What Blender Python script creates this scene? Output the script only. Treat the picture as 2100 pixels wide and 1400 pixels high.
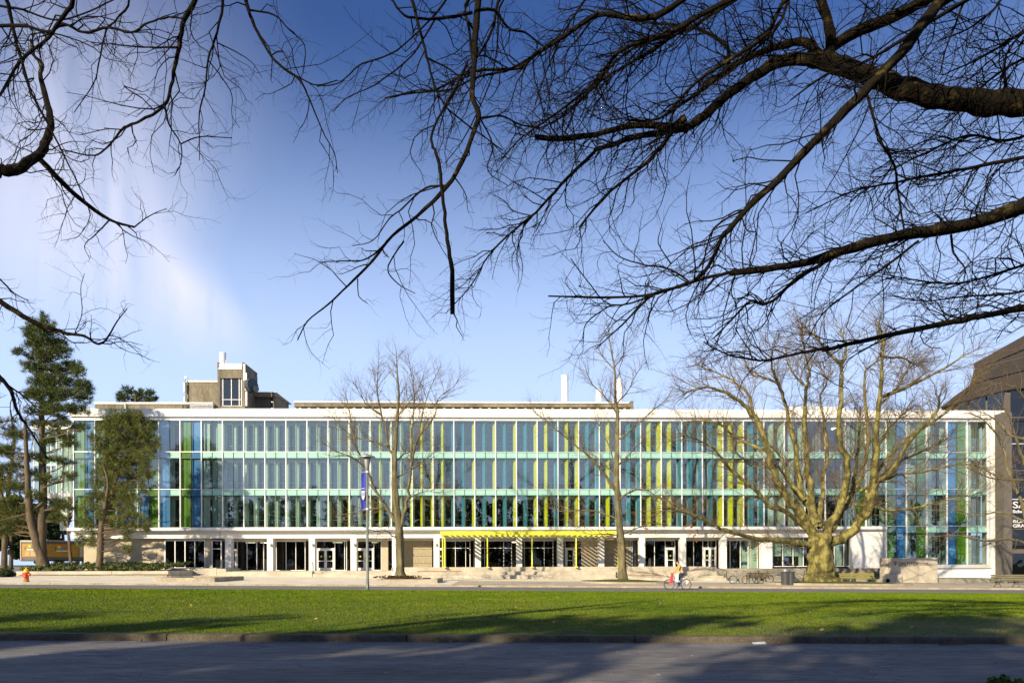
import bpy, bmesh, math, random
import numpy as np
from mathutils import Vector, Matrix
R = math.radians
random.seed(11)
for o in list(bpy.data.objects): bpy.data.objects.remove(o, do_unlink=True)
scene = bpy.context.scene
C = scene.collection

# ------------------------------------------------------------------ camera
F, CU, CV = 1400.0, 1050.0, 1155.0          # focal length and principal point, in photograph pixels
EYE, PSI, ROLL = 1.55, R(1.26), 0.0028
fw = Vector((math.sin(PSI), math.cos(PSI), 0)); rt = Vector((math.cos(PSI), -math.sin(PSI), 0)); up = Vector((0, 0, 1))
cam = bpy.data.cameras.new('camera'); camo = bpy.data.objects.new('camera', cam); C.objects.link(camo)
cx_, cy_ = (rt - up*ROLL).normalized(), (up + rt*ROLL).normalized()
m = Matrix((cx_, cy_, -fw)).transposed().to_4x4(); m.translation = (0, 0, EYE); camo.matrix_world = m
cam.lens = 36*F/2100; cam.sensor_width = 36; cam.sensor_fit = 'HORIZONTAL'
cam.shift_y = (CV-700)/2100; cam.clip_end = 5000; cam.clip_start = 0.1
scene.camera = camo

# ------------------------------------------------------------------ sun, sky, exposure
SD = Vector((0.55, 0.75, -0.372)).normalized()      # the way the sunlight travels
sun = bpy.data.lights.new('sun', 'SUN'); suno = bpy.data.objects.new('sun', sun); C.objects.link(suno)
sun.energy = 5.0; sun.angle = R(0.55); sun.color = (1.0, 0.85, 0.61)
suno.rotation_euler = SD.to_track_quat('-Z', 'Y').to_euler(); suno.location = (-30, -40, 40)
w = bpy.data.worlds.new('World'); scene.world = w; w.use_nodes = True
nt = w.node_tree; N = nt.nodes; Lk = nt.links; N.clear()
def wm(op, a, b=None, c=None, clamp=False):
    n = N.new('ShaderNodeMath'); n.operation = op; n.use_clamp = clamp
    for i, x in enumerate((a, b, c)):
        if x is None: continue
        if isinstance(x, (int, float)): n.inputs[i].default_value = x
        else: Lk.new(x, n.inputs[i])
    return n.outputs[0]
def wstep(x, a, b):
    n = N.new('ShaderNodeMapRange'); n.interpolation_type = 'SMOOTHSTEP'
    Lk.new(x, n.inputs[0]); n.inputs[1].default_value = a; n.inputs[2].default_value = b
    return n.outputs[0]
sky = N.new('ShaderNodeTexSky'); sky.sky_type = 'NISHITA'; sky.sun_disc = False
sky.sun_elevation = math.asin(-SD.z); sky.sun_rotation = math.atan2(-SD.x, -SD.y)
sky.air_density = 1.0; sky.dust_density = 0.6; sky.ozone_density = 3.0; sky.altitude = 60
tc = N.new('ShaderNodeTexCoord'); sx = N.new('ShaderNodeSeparateXYZ'); Lk.new(tc.outputs['Generated'], sx.inputs[0])
dx, dy, dz = sx.outputs
az = wm('ARCTAN2', dx, dy); hor = wm('SQRT', wm('ADD', wm('MULTIPLY', dx, dx), wm('MULTIPLY', dy, dy)))
el = wm('ARCTAN2', dz, hor)
cv = N.new('ShaderNodeCombineXYZ'); Lk.new(wm('MULTIPLY', az, 9.0), cv.inputs[0]); Lk.new(wm('MULTIPLY', el, 1.6), cv.inputs[1])
n1 = N.new('ShaderNodeTexNoise'); n1.inputs['Scale'].default_value = 1.6; n1.inputs['Detail'].default_value = 8; n1.inputs['Roughness'].default_value = .5; n1.inputs['Distortion'].default_value = .4
Lk.new(cv.outputs[0], n1.inputs['Vector'])
n2 = N.new('ShaderNodeTexNoise'); n2.inputs['Scale'].default_value = 2.2; n2.inputs['Detail'].default_value = 4; Lk.new(tc.outputs['Generated'], n2.inputs['Vector'])
# a bank of cirrus that fills the sky left of the view's left third and frays upward
flare = wm('MULTIPLY', wstep(el, .42, .29), .085)
edge = wm('ADD', wm('SUBTRACT', az, flare), wm('MULTIPLY', wm('SUBTRACT', n1.outputs[0], .5), .10))
soft = wm('ADD', wm('MULTIPLY', wstep(el, .34, .62), .34), .07)
side = wm('MULTIPLY', wstep(wm('DIVIDE', wm('ADD', edge, .43), soft), .5, -.5), wstep(az, -2.6, -1.1))
lowfade = wm('MULTIPLY', wstep(el, .24, .36), wm('ADD', wm('MULTIPLY', wstep(el, .72, .34), .80), .20))
rim = wm('ADD', wm('MULTIPLY', wstep(edge, -.72, -.48), .55), .45)
cir = wm('MULTIPLY', wm('MULTIPLY', wm('MULTIPLY', side, rim), lowfade), wstep(n1.outputs[0], .10, .72))
wisp = wm('MULTIPLY', wm('MULTIPLY', wstep(n2.outputs[0], .55, .75), wstep(el, .45, .2)), .30)
cl = wm('ADD', wm('MULTIPLY', cir, .95), wisp, clamp=True)
hs = N.new('ShaderNodeHueSaturation'); hs.inputs['Saturation'].default_value = 1.20; hs.inputs['Hue'].default_value = .517; Lk.new(sky.outputs[0], hs.inputs['Color'])
# thin low haze all round the horizon
hzm = N.new('ShaderNodeMix'); hzm.data_type = 'RGBA'; Lk.new(wm('MULTIPLY', wstep(el, .67, .17), .95), hzm.inputs[0]); Lk.new(hs.outputs[0], hzm.inputs[6]); hzm.inputs[7].default_value = (4.9, 6.35, 9.4, 1)
mixc = N.new('ShaderNodeMix'); mixc.data_type = 'RGBA'; Lk.new(cl, mixc.inputs[0])
Lk.new(hzm.outputs[2], mixc.inputs[6]); mixc.inputs[7].default_value = (7.0, 7.0, 8.2, 1)
bg = N.new('ShaderNodeBackground'); Lk.new(mixc.outputs[2], bg.inputs[0]); bg.inputs[1].default_value = 0.092
wo = N.new('ShaderNodeOutputWorld'); Lk.new(bg.outputs[0], wo.inputs[0])
vs = scene.view_settings; vs.view_transform = 'Standard'; vs.look = 'None'; vs.exposure = 0.55; vs.gamma = 1; vs.use_curve_mapping = False
scene.render.engine = 'CYCLES'; scene.cycles.max_bounces = 8; scene.cycles.transparent_max_bounces = 16

# ------------------------------------------------------------------ helpers
def hz(u): return CV - ROLL*(u-CU)
def P(u, v, Y):
    d = fw + rt*((u-CU)/F) + up*((hz(u)-v)/F); t = Y/d.y
    return Vector((d.x*t, Y, EYE+d.z*t))
def XU(u, Y): return P(u, CV, Y).x
def ZV(v, Y, u=CU): return P(u, v, Y).z
def sc(Y): return F/Y                       # photograph pixels per metre at depth Y

class MB:
    def __init__(s): s.v = []; s.f = []
    def box(s, x0, x1, y0, y1, z0, z1):
        b = len(s.v); s.v += [(x, y, z) for z in (z0, z1) for y in (y0, y1) for x in (x0, x1)]
        s.f += [tuple(b+i for i in q) for q in ((0,2,3,1),(4,5,7,6),(0,1,5,4),(2,6,7,3),(0,4,6,2),(1,3,7,5))]; return s
    def hexa(s, lo, hi):                    # two loops of points, bottom and top
        b = len(s.v); n = len(lo); s.v += [tuple(p) for p in lo] + [tuple(p) for p in hi]
        s.f.append(tuple(b+i for i in reversed(range(n)))); s.f.append(tuple(b+n+i for i in range(n)))
        for i in range(n): j = (i+1) % n; s.f.append((b+i, b+j, b+n+j, b+n+i))
        return s
    def obox(s, c, ax, ay, az_, hx, hy, hz_):
        c, ax, ay, az_ = Vector(c), Vector(ax), Vector(ay), Vector(az_)
        q = [(-1,-1),(1,-1),(1,1),(-1,1)]
        return s.hexa([c+ax*hx*i+ay*hy*j-az_*hz_ for i, j in q], [c+ax*hx*i+ay*hy*j+az_*hz_ for i, j in q])
    def tube(s, pts, r, n=8, cap=True, closed=False):
        pts = [Vector(p) for p in pts]; k = len(pts)
        if isinstance(r, (int, float)): r = [r]*k
        dd = pts[-1]-pts[0]
        if closed: dd = Vector((0,0,0)); cc = sum(pts, Vector())/k; dd = None
        b = len(s.v)
        for i, p in enumerate(pts):
            if closed: t = (pts[(i+1) % k]-pts[i-1]).normalized(); a = (p-cc).normalized()
            else:
                t = (pts[min(i+1, k-1)]-pts[max(i-1, 0)]).normalized()
                ref = min((Vector((1,0,0)), Vector((0,1,0)), Vector((0,0,1))), key=lambda e: abs(e.dot(dd)))
                a = t.cross(ref).normalized()
            c = t.cross(a).normalized()
            for j in range(n):
                th = 2*math.pi*j/n; q = p+(a*math.cos(th)+c*math.sin(th))*r[i]; s.v.append(tuple(q))
        for i in range(k if closed else k-1):
            for j in range(n):
                i2 = (i+1) % k; j2 = (j+1) % n
                s.f.append((b+i*n+j, b+i*n+j2, b+i2*n+j2, b+i2*n+j))
        if cap and not closed:
            s.f.append(tuple(b+j for j in range(n))); s.f.append(tuple(b+(k-1)*n+j for j in reversed(range(n))))
        return s
    def lathe(s, prof, o=(0,0,0), n=20):
        b = len(s.v)
        for r, z in prof:
            for j in range(n): th = 2*math.pi*j/n; s.v.append((o[0]+r*math.cos(th), o[1]+r*math.sin(th), o[2]+z))
        for i in range(len(prof)-1):
            for j in range(n): j2 = (j+1) % n; s.f.append((b+i*n+j, b+i*n+j2, b+(i+1)*n+j2, b+(i+1)*n+j))
        s.f.append(tuple(b+j for j in reversed(range(n)))); s.f.append(tuple(b+(len(prof)-1)*n+j for j in range(n)))
        return s
    def face(s, *p):
        b = len(s.v); s.v += [tuple(q) for q in p]; s.f.append(tuple(range(b, b+len(p)))); return s
    def mesh(s, name, mat, smooth=False, bevel=0):
        me = bpy.data.meshes.new(name); me.from_pydata(s.v, [], s.f)
        if bevel:
            bm = bmesh.new(); bm.from_mesh(me)
            bmesh.ops.bevel(bm, geom=bm.edges[:], offset=bevel, segments=1, affect='EDGES'); bm.to_mesh(me); bm.free()
        if smooth: me.polygons.foreach_set('use_smooth', [True]*len(me.polygons))
        if mat: me.materials.append(mat)
        me.update(); return me
    def build(s, name, mat, parent=None, smooth=False, bevel=0):
        return link(name, s.mesh(name, mat, smooth, bevel), parent)
def root_of(o):
    p = Vector()
    while o: p += o.location; o = o.parent
    return p
def link(name, me, parent=None, loc=(0,0,0)):
    o = bpy.data.objects.new(name, me); C.objects.link(o)
    o.location = Vector(loc) - (root_of(parent) if parent else Vector()); o.parent = parent
    return o
def thing(name, label, cat, loc=(0,0,0), group=None):
    o = bpy.data.objects.new(name, None); C.objects.link(o); o.location = loc; o.empty_display_size = .3
    tag(o, label, cat, group); return o
def tag(o, label=None, cat=None, group=None, kind=None):
    if label: o['label'] = label
    if cat: o['category'] = cat
    if group: o['group'] = group
    if kind: o['kind'] = kind
    return o
def npmesh(name, V, Q, mat, parent=None, smooth=True):        # V (n,3), Q (m,k) all faces alike
    V = np.asarray(V, np.float32); Q = np.asarray(Q, np.int32); k = Q.shape[1]
    me = bpy.data.meshes.new(name); me.vertices.add(len(V)); me.vertices.foreach_set('co', V.ravel())
    me.loops.add(Q.size); me.loops.foreach_set('vertex_index', Q.ravel())
    me.polygons.add(len(Q)); me.polygons.foreach_set('loop_start', np.arange(0, Q.size, k, dtype=np.int32))
    if smooth: me.polygons.foreach_set('use_smooth', np.ones(len(Q), bool))
    me.update(calc_edges=True); me.materials.append(mat)
    return link(name, me, parent)

# ------------------------------------------------------------------ materials (world-space procedural)
def M(name, col, rough=.7, var=.18, scale=1.5, bump=0.0, bscale=25, metal=0, spec=.3, col2=None, stretch=None, fine=0.0, c2pos=(.45,.65), emit=None):
    mt = bpy.data.materials.new(name); mt.use_nodes = True; t = mt.node_tree; n = t.nodes; l = t.links
    b = n['Principled BSDF']; b.inputs['Roughness'].default_value = rough; b.inputs['Metallic'].default_value = metal
    b.inputs['Specular IOR Level'].default_value = spec
    g = n.new('ShaderNodeNewGeometry'); vec = g.outputs['Position']
    if stretch:
        mp = n.new('ShaderNodeMapping'); mp.inputs['Scale'].default_value = stretch; l.new(vec, mp.inputs[0]); vec = mp.outputs[0]
    nz = n.new('ShaderNodeTexNoise'); nz.inputs['Scale'].default_value = scale; nz.inputs['Detail'].default_value = 7; nz.inputs['Roughness'].default_value = .62; l.new(vec, nz.inputs['Vector'])
    rp = n.new('ShaderNodeValToRGB'); e = rp.color_ramp.elements
    c = Vector(col[:3]); a, z = c*(1-var), c*(1+var)
    if col2 is not None: a, z = c, Vector(col2[:3])
    e[0].color = (*a, 1); e[1].color = (*z, 1); e[0].position, e[1].position = c2pos if col2 is not None else (.3, .7)
    l.new(nz.outputs[0], rp.inputs[0]); out = rp.outputs[0]
    if fine:
        nf = n.new('ShaderNodeTexNoise'); nf.inputs['Scale'].default_value = scale*14; nf.inputs['Detail'].default_value = 4; l.new(vec, nf.inputs['Vector'])
        mr = n.new('ShaderNodeMapRange'); mr.inputs[1].default_value = .3; mr.inputs[2].default_value = .7; mr.inputs[3].default_value = 1-fine; mr.inputs[4].default_value = 1+fine; l.new(nf.outputs[0], mr.inputs[0])
        vm = n.new('ShaderNodeVectorMath'); vm.operation = 'SCALE'; l.new(out, vm.inputs[0]); l.new(mr.outputs[0], vm.inputs['Scale']); out = vm.outputs[0]
    l.new(out, b.inputs['Base Color'])
    if bump:
        nb = n.new('ShaderNodeTexNoise'); nb.inputs['Scale'].default_value = bscale; nb.inputs['Detail'].default_value = 5; l.new(vec, nb.inputs['Vector'])
        bp = n.new('ShaderNodeBump'); bp.inputs['Strength'].default_value = bump; bp.inputs['Distance'].default_value = .03; l.new(nb.outputs[0], bp.inputs['Height']); l.new(bp.outputs[0], b.inputs['Normal'])
    if emit: b.inputs['Emission Color'].default_value = (*emit[:3], 1); b.inputs['Emission Strength'].default_value = emit[3]
    return mt
def glass(name, tint, ior=1.9, wav=.004, rough=0.0):
    mt = bpy.data.materials.new(name); mt.use_nodes = True; t = mt.node_tree; n = t.nodes; l = t.links; n.clear()
    o = n.new('ShaderNodeOutputMaterial'); mx = n.new('ShaderNodeMixShader'); tr = n.new('ShaderNodeBsdfTransparent'); gl = n.new('ShaderNodeBsdfGlossy')
    tr.inputs[0].default_value = (*tint, 1); gl.inputs['Roughness'].default_value = rough; gl.inputs[0].default_value = (1, .98, .94, 1)
    lw = n.new('ShaderNodeLayerWeight'); lw.inputs[0].default_value = .5; r0 = ((ior-1)/(ior+1))**2
    pw = n.new('ShaderNodeMath'); pw.operation = 'POWER'; pw.inputs[1].default_value = 5; l.new(lw.outputs['Facing'], pw.inputs[0])
    fr = n.new('ShaderNodeMath'); fr.operation = 'MULTIPLY_ADD'; fr.inputs[1].default_value = 1-r0; fr.inputs[2].default_value = r0; l.new(pw.outputs[0], fr.inputs[0])
    g = n.new('ShaderNodeNewGeometry'); nz = n.new('ShaderNodeTexNoise'); nz.inputs['Scale'].default_value = .9; nz.inputs['Detail'].default_value = 1; l.new(g.outputs['Position'], nz.inputs['Vector'])
    bp = n.new('ShaderNodeBump'); bp.inputs['Strength'].default_value = 1; bp.inputs['Distance'].default_value = wav; l.new(nz.outputs[0], bp.inputs['Height']); l.new(bp.outputs[0], gl.inputs['Normal'])
    l.new(fr.outputs[0], mx.inputs[0]); l.new(tr.outputs[0], mx.inputs[1]); l.new(gl.outputs[0], mx.inputs[2]); l.new(mx.outputs[0], o.inputs[0])
    return mt
mt_white = M('white_painted_panel', (.79,.78,.74), .5, .05, 1.1, spec=.35, fine=.03, stretch=(1,1,.12))
mt_whiteframe = M('white_metal', (.78,.78,.78), .4, .04, 2, spec=.5)
mt_alu = M('satin_aluminium', (.62,.64,.66), .4, .06, 2, metal=.3, spec=.5)
mt_darkmull = M('dark_green_mullion', (.05,.09,.09), .4, .1, 2)
mt_column = M('painted_concrete_column', (.74,.73,.70), .75, .07, 1.2, bump=.15, bscale=30, fine=.05)
mt_conc = M('weathered_concrete', (.27,.25,.20), .9, .3, .45, bump=.3, bscale=18, fine=.15)
mt_concdark = M('stained_roof_concrete', (.20,.175,.125), .95, .42, .55, bump=.4, bscale=14, stretch=(1,1,.35), fine=.25)
mt_conclight = M('pale_terrace_concrete', (.47,.42,.33), .9, .22, .8, bump=.25, bscale=30, fine=.12)
mt_beigewall = M('beige_cast_wall', (.46,.40,.29), .9, .12, .6, bump=.2, bscale=30, fine=.08)
mt_pebble = M('pebbledash_wall', (.34,.29,.19), .95, .25, 9, bump=.9, bscale=9, fine=.2)
mt_soffit = M('soffit_paint', (.62,.61,.58), .8, .05, 1)
mt_teal = M('pale_teal_panel', (.50,.61,.55), .45, .06, .7, spec=.4)
mt_mint = M('mint_spandrel', (.30,.55,.47), .25, .05, .5, spec=.6)
mt_yellow = M('chartreuse_fin', (.82,.76,.010), .45, .05, 1, spec=.4)
mt_canopy = M('chartreuse_canopy_paint', (.78,.78,.06), .55, .07, 1.5, spec=.4)
mt_blue = M('turquoise_fin', (.07,.30,.48), .4, .08, 1, spec=.4)
mt_gpan = M('green_back_panel', (.13,.27,.006), .4, .12, .6, spec=.4)
mt_bpan = M('blue_back_panel', (.055,.25,.66), .4, .08, .6, spec=.4)
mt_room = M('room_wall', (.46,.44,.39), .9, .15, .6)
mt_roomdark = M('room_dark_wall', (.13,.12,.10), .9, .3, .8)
mt_floorin = M('room_floor', (.16,.14,.11), .7, .2, .8)
mt_ceil = M('room_ceiling', (.45,.44,.42), .9, .05, .8)
mt_lamp = M('lit_tube', (.9,.8,.5), .5, 0, 1, emit=(1,.85,.5,6))
mt_outer = glass('outer_skin_glass', (.86,.91,.88), 2.05, .0025)
mt_inner = glass('inner_window_glass', (.60,.61,.58), 2.15, .0015)
mt_gglass = glass('ground_floor_glass', (.40,.43,.43), 1.48, .002)
mt_tintglass = glass('grey_tinted_glass', (.22,.27,.30), 1.9, .006)
mt_asph = M('road_asphalt', (.18,.172,.165), .85, .30, .55, bump=.7, bscale=70, stretch=(.35,1.6,1), fine=.30)
mt_path = M('path_asphalt', (.20,.19,.175), .9, .15, .4, bump=.2, bscale=40, fine=.1)
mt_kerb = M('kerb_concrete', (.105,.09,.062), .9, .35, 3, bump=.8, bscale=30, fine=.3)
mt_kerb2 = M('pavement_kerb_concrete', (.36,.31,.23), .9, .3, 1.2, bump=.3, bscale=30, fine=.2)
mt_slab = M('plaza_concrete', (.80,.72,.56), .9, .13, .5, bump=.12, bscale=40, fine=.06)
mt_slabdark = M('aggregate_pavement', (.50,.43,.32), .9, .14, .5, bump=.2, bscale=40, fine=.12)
mt_soil = M('lawn_soil', (.075,.095,.012), .95, .3, .35, col2=(.15,.115,.05), c2pos=(.45,.7), fine=.35)
mt_mulch = M('bark_mulch', (.055,.03,.015), .95, .5, 8, bump=.8, bscale=30)
mt_wood = M('teak_slat', (.33,.16,.055), .7, .25, 5, stretch=(.3,4,4))
mt_wgrey = M('weathered_bench_wood', (.17,.15,.09), .8, .3, 4, stretch=(.3,4,4), fine=.2)
mt_wmoss = M('mossy_bench_wood', (.19,.18,.055), .8, .25, 4, stretch=(.3,4,4), fine=.2)
mt_iron = M('cast_iron', (.05,.055,.05), .5, .2, 5, spec=.4)
mt_galv = M('galvanised_steel', (.36,.37,.36), .45, .12, 3, metal=.5)
mt_pole = M('lamp_post_paint', (.17,.20,.17), .5, .18, 2, spec=.4, fine=.1)

def road_wear(mt):
    t = mt.node_tree; n = t.nodes; l = t.links; b = n['Principled BSDF']; src = b.inputs['Base Color'].links[0].from_socket
    g = n.new('ShaderNodeNewGeometry'); mp = n.new('ShaderNodeMapping'); mp.inputs['Scale'].default_value = (.16, .55, 1); l.new(g.outputs['Position'], mp.inputs[0])
    wn = n.new('ShaderNodeTexNoise'); wn.inputs['Scale'].default_value = 3; l.new(mp.outputs[0], wn.inputs['Vector'])
    ad = n.new('ShaderNodeVectorMath'); ad.operation = 'MULTIPLY_ADD'; l.new(wn.outputs['Color'], ad.inputs[0]); ad.inputs[1].default_value = (.5, .5, .5); l.new(mp.outputs[0], ad.inputs[2])
    vo = n.new('ShaderNodeTexVoronoi'); vo.feature = 'DISTANCE_TO_EDGE'; vo.inputs['Scale'].default_value = 1.0; l.new(ad.outputs[0], vo.inputs['Vector'])
    cr = n.new('ShaderNodeMapRange'); cr.inputs[1].default_value = .0; cr.inputs[2].default_value = .006; cr.inputs[3].default_value = .45; cr.inputs[4].default_value = 1; l.new(vo.outputs[0], cr.inputs[0])
    sp = n.new('ShaderNodeTexNoise'); sp.inputs['Scale'].default_value = 55; sp.inputs['Detail'].default_value = 3; l.new(g.outputs['Position'], sp.inputs['Vector'])
    sr = n.new('ShaderNodeMapRange'); sr.inputs[1].default_value = .35; sr.inputs[2].default_value = .65; sr.inputs[3].default_value = .75; sr.inputs[4].default_value = 1.3; l.new(sp.outputs[0], sr.inputs[0])
    ml = n.new('ShaderNodeMath'); ml.operation = 'MULTIPLY'; l.new(cr.outputs[0], ml.inputs[0]); l.new(sr.outputs[0], ml.inputs[1])
    vm = n.new('ShaderNodeVectorMath'); vm.operation = 'SCALE'; l.new(src, vm.inputs[0]); l.new(ml.outputs[0], vm.inputs['Scale']); l.new(vm.outputs[0], b.inputs['Base Color'])
road_wear(mt_asph)
# ================================================================== GROUND
def gz(x, y):                                # the whole site falls gently to the right
    if y < 45.2: return -.009*x
    return .12 + .0005*(y-46) - x*(.009+.00017*(min(y, 70)-46))
def sheet(name, x0, x1, y0, y1, dz, mat, nx=24, ny=6, fn=None, kind='structure'):
    fn = fn or gz; mb = MB()
    for j in range(ny+1):
        for i in range(nx+1):
            x = x0+(x1-x0)*i/nx; y = y0+(y1-y0)*j/ny; mb.v.append((x, y, fn(x, y)+dz))
    for j in range(ny):
        for i in range(nx): a = j*(nx+1)+i; mb.f.append((a, a+1, a+nx+2, a+nx+1))
    o = mb.build(name, mat); tag(o, kind=kind); return o
def lawnz(x, y): return -.009*x + .115 + .10*math.sin(math.pi*max(0, min(1, (y-13.8)/22)))*.6
far_gz = lambda x, y: -.75 - .004*max(-400, min(400, x))
mt_far = M('distant_field', (.07,.09,.03), .95, .3, .05)
sheet('ground', -1800, 1800, -1500, 2600, 0, mt_far, 30, 30, far_gz)
sheet('road', -70, 70, -6, 13.5, 0, mt_asph, 28, 6, lambda x, y: -.009*x)
sheet('near_verge', -70, 70, -40, -6, .004, mt_soil, 28, 6, lambda x, y: -.009*x)
lawn = sheet('lawn', -75, 75, 13.74, 36.0, 0, mt_soil, 60, 24, lawnz)
sheet('path', -90, 90, 35.9, 45.2, 0, mt_path, 30, 4, lambda x, y: -.009*x)
base = sheet('plaza_base', -95, 95, 45.3, 125, -.05, mt_conc, 40, 16)
# near kerb: long cast stones with open joints
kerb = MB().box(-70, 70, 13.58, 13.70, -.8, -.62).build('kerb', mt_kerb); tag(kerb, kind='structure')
jx = [XU(u, 13.5) for u in (340, 833, 1302, 1780)]; dj = (jx[-1]-jx[0])/3
xs = [jx[0]-dj*k for k in (3, 2, 1)] + jx + [jx[-1]+dj*k for k in (1, 2, 3)]
for a, b in zip(xs[:-1], xs[1:]):
    mb = MB(); n = 14; pr = [(0, -.03), (.018, .085), (.05, .125), (.12, .135), (.25, .132), (.25, -.03)]
    for i in range(n+1):
        x = a+.012+(b-a-.024)*i/n
        for (py, pz) in pr: mb.v.append((x, 13.5+py+random.uniform(-.004,.004), -.009*x+pz+random.uniform(-.004,.004)*(pz > 0)))
    k = len(pr)
    for i in range(n):
        for j in range(k-1): mb.f.append((i*k+j, i*k+j+1, (i+1)*k+j+1, (i+1)*k+j))
    mb.f.append(tuple(range(k))); mb.f.append(tuple(n*k+j for j in reversed(range(k))))
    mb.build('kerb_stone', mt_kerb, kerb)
# pavement kerb and slabs
pk = MB().box(-90, 90, 45.34, 45.38, -1.2, -1.0).build('pavement_kerb', mt_kerb2); tag(pk, kind='structure')
x = -70.0
while x < 70:
    L = 3.4; z0 = gz(x+L/2, 45.3)
    mb = MB(); lo = [(x+.01, 45.2, gz(x, 45)-.03), (x+L-.01, 45.2, gz(x+L, 45)-.03), (x+L-.01, 45.42, gz(x+L, 45)-.03), (x+.01, 45.42, gz(x, 45)-.03)]
    hi = [(p[0], p[1]+(.015 if q < 2 else 0), gz(p[0], 45.3)+random.uniform(-.006,.004)) for q, p in enumerate(lo)]
    mb.hexa(lo, hi).build('kerb_stone', mt_kerb2, pk); x += L
plaza = MB().box(-70, 70, 45.5, 69, -1.4, -1.3).build('pavement', mt_slab); tag(plaza, kind='structure')
ys = [45.44, 48.6, 52.6, 56.6, 60.6, 64.6, 69.8]; xl = [-84+4.26*i for i in range(38)]
for j in range(len(ys)-1):
    for i in range(len(xl)-1):
        x0, x1, y0, y1 = xl[i]+.014, xl[i+1]-.014, ys[j]+.014, ys[j+1]-.014
        cs = [(x0, y0), (x1, y0), (x1, y1), (x0, y1)]; d = random.uniform(-.003, .003)
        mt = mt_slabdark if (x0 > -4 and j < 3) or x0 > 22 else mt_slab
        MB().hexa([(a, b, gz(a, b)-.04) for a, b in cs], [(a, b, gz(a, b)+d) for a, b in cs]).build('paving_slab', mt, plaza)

# ================================================================== MAIN BUILDING
YG = 70.0; BX = -42.75; BW = 2.132; NB = 44
def MX(k): return BX+BW*k
BXR = MX(NB)
bld = thing('campus_building', 'long three storey building with glass facade, coloured fins and white columns', 'building', (0, YG, 0))
Z = dict(top=16.15, f3=12.97, f3b=12.33, f2=9.17, f2b=8.53, bot=5.33)
storeys = [(Z['bot'], Z['f2b']), (Z['f2'], Z['f3b']), (Z['f3'], Z['top'])]
bands = [(Z['f2b'], Z['f2']), (Z['f3b'], Z['f3'])]
hb = BW/2
# what stands behind each half bay: full colour panel or a window with a fin
PAN = {0:'g',1:'b', 2:'p',3:'g', 4:'b',5:'p', 6:'b',7:'g', 8:'b',9:'w', 10:'g',11:'b', 12:'p',13:'p',
       70:'d',71:'d',72:'d',73:'d', 74:'p',75:'g', 76:'p',77:'w', 78:'g',79:'b', 80:'p',81:'g', 82:'p',83:'w', 84:'b',85:'g', 86:'p',87:'w'}
FIN = {j:'T' for j in range(14, 70)}
for j, c in enumerate('TYTTYTTYYYYBBYBYBYBYYBYYBBYYBBYYYBBBBYYYBBTT'): FIN[24+j] = c
pane_me = {}; mt_blind = M('roller_blind_cloth', (.60,.60,.55), .9, .06, 3)
def box_me(key, w_, d_, h_, mat, name):
    if key not in pane_me: pane_me[key] = MB().box(-w_/2, w_/2, -d_/2, d_/2, -h_/2, h_/2).mesh(name, mat)
    return pane_me[key]
cols = {'g': mt_gpan, 'b': mt_bpan, 'p': mt_teal}
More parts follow.
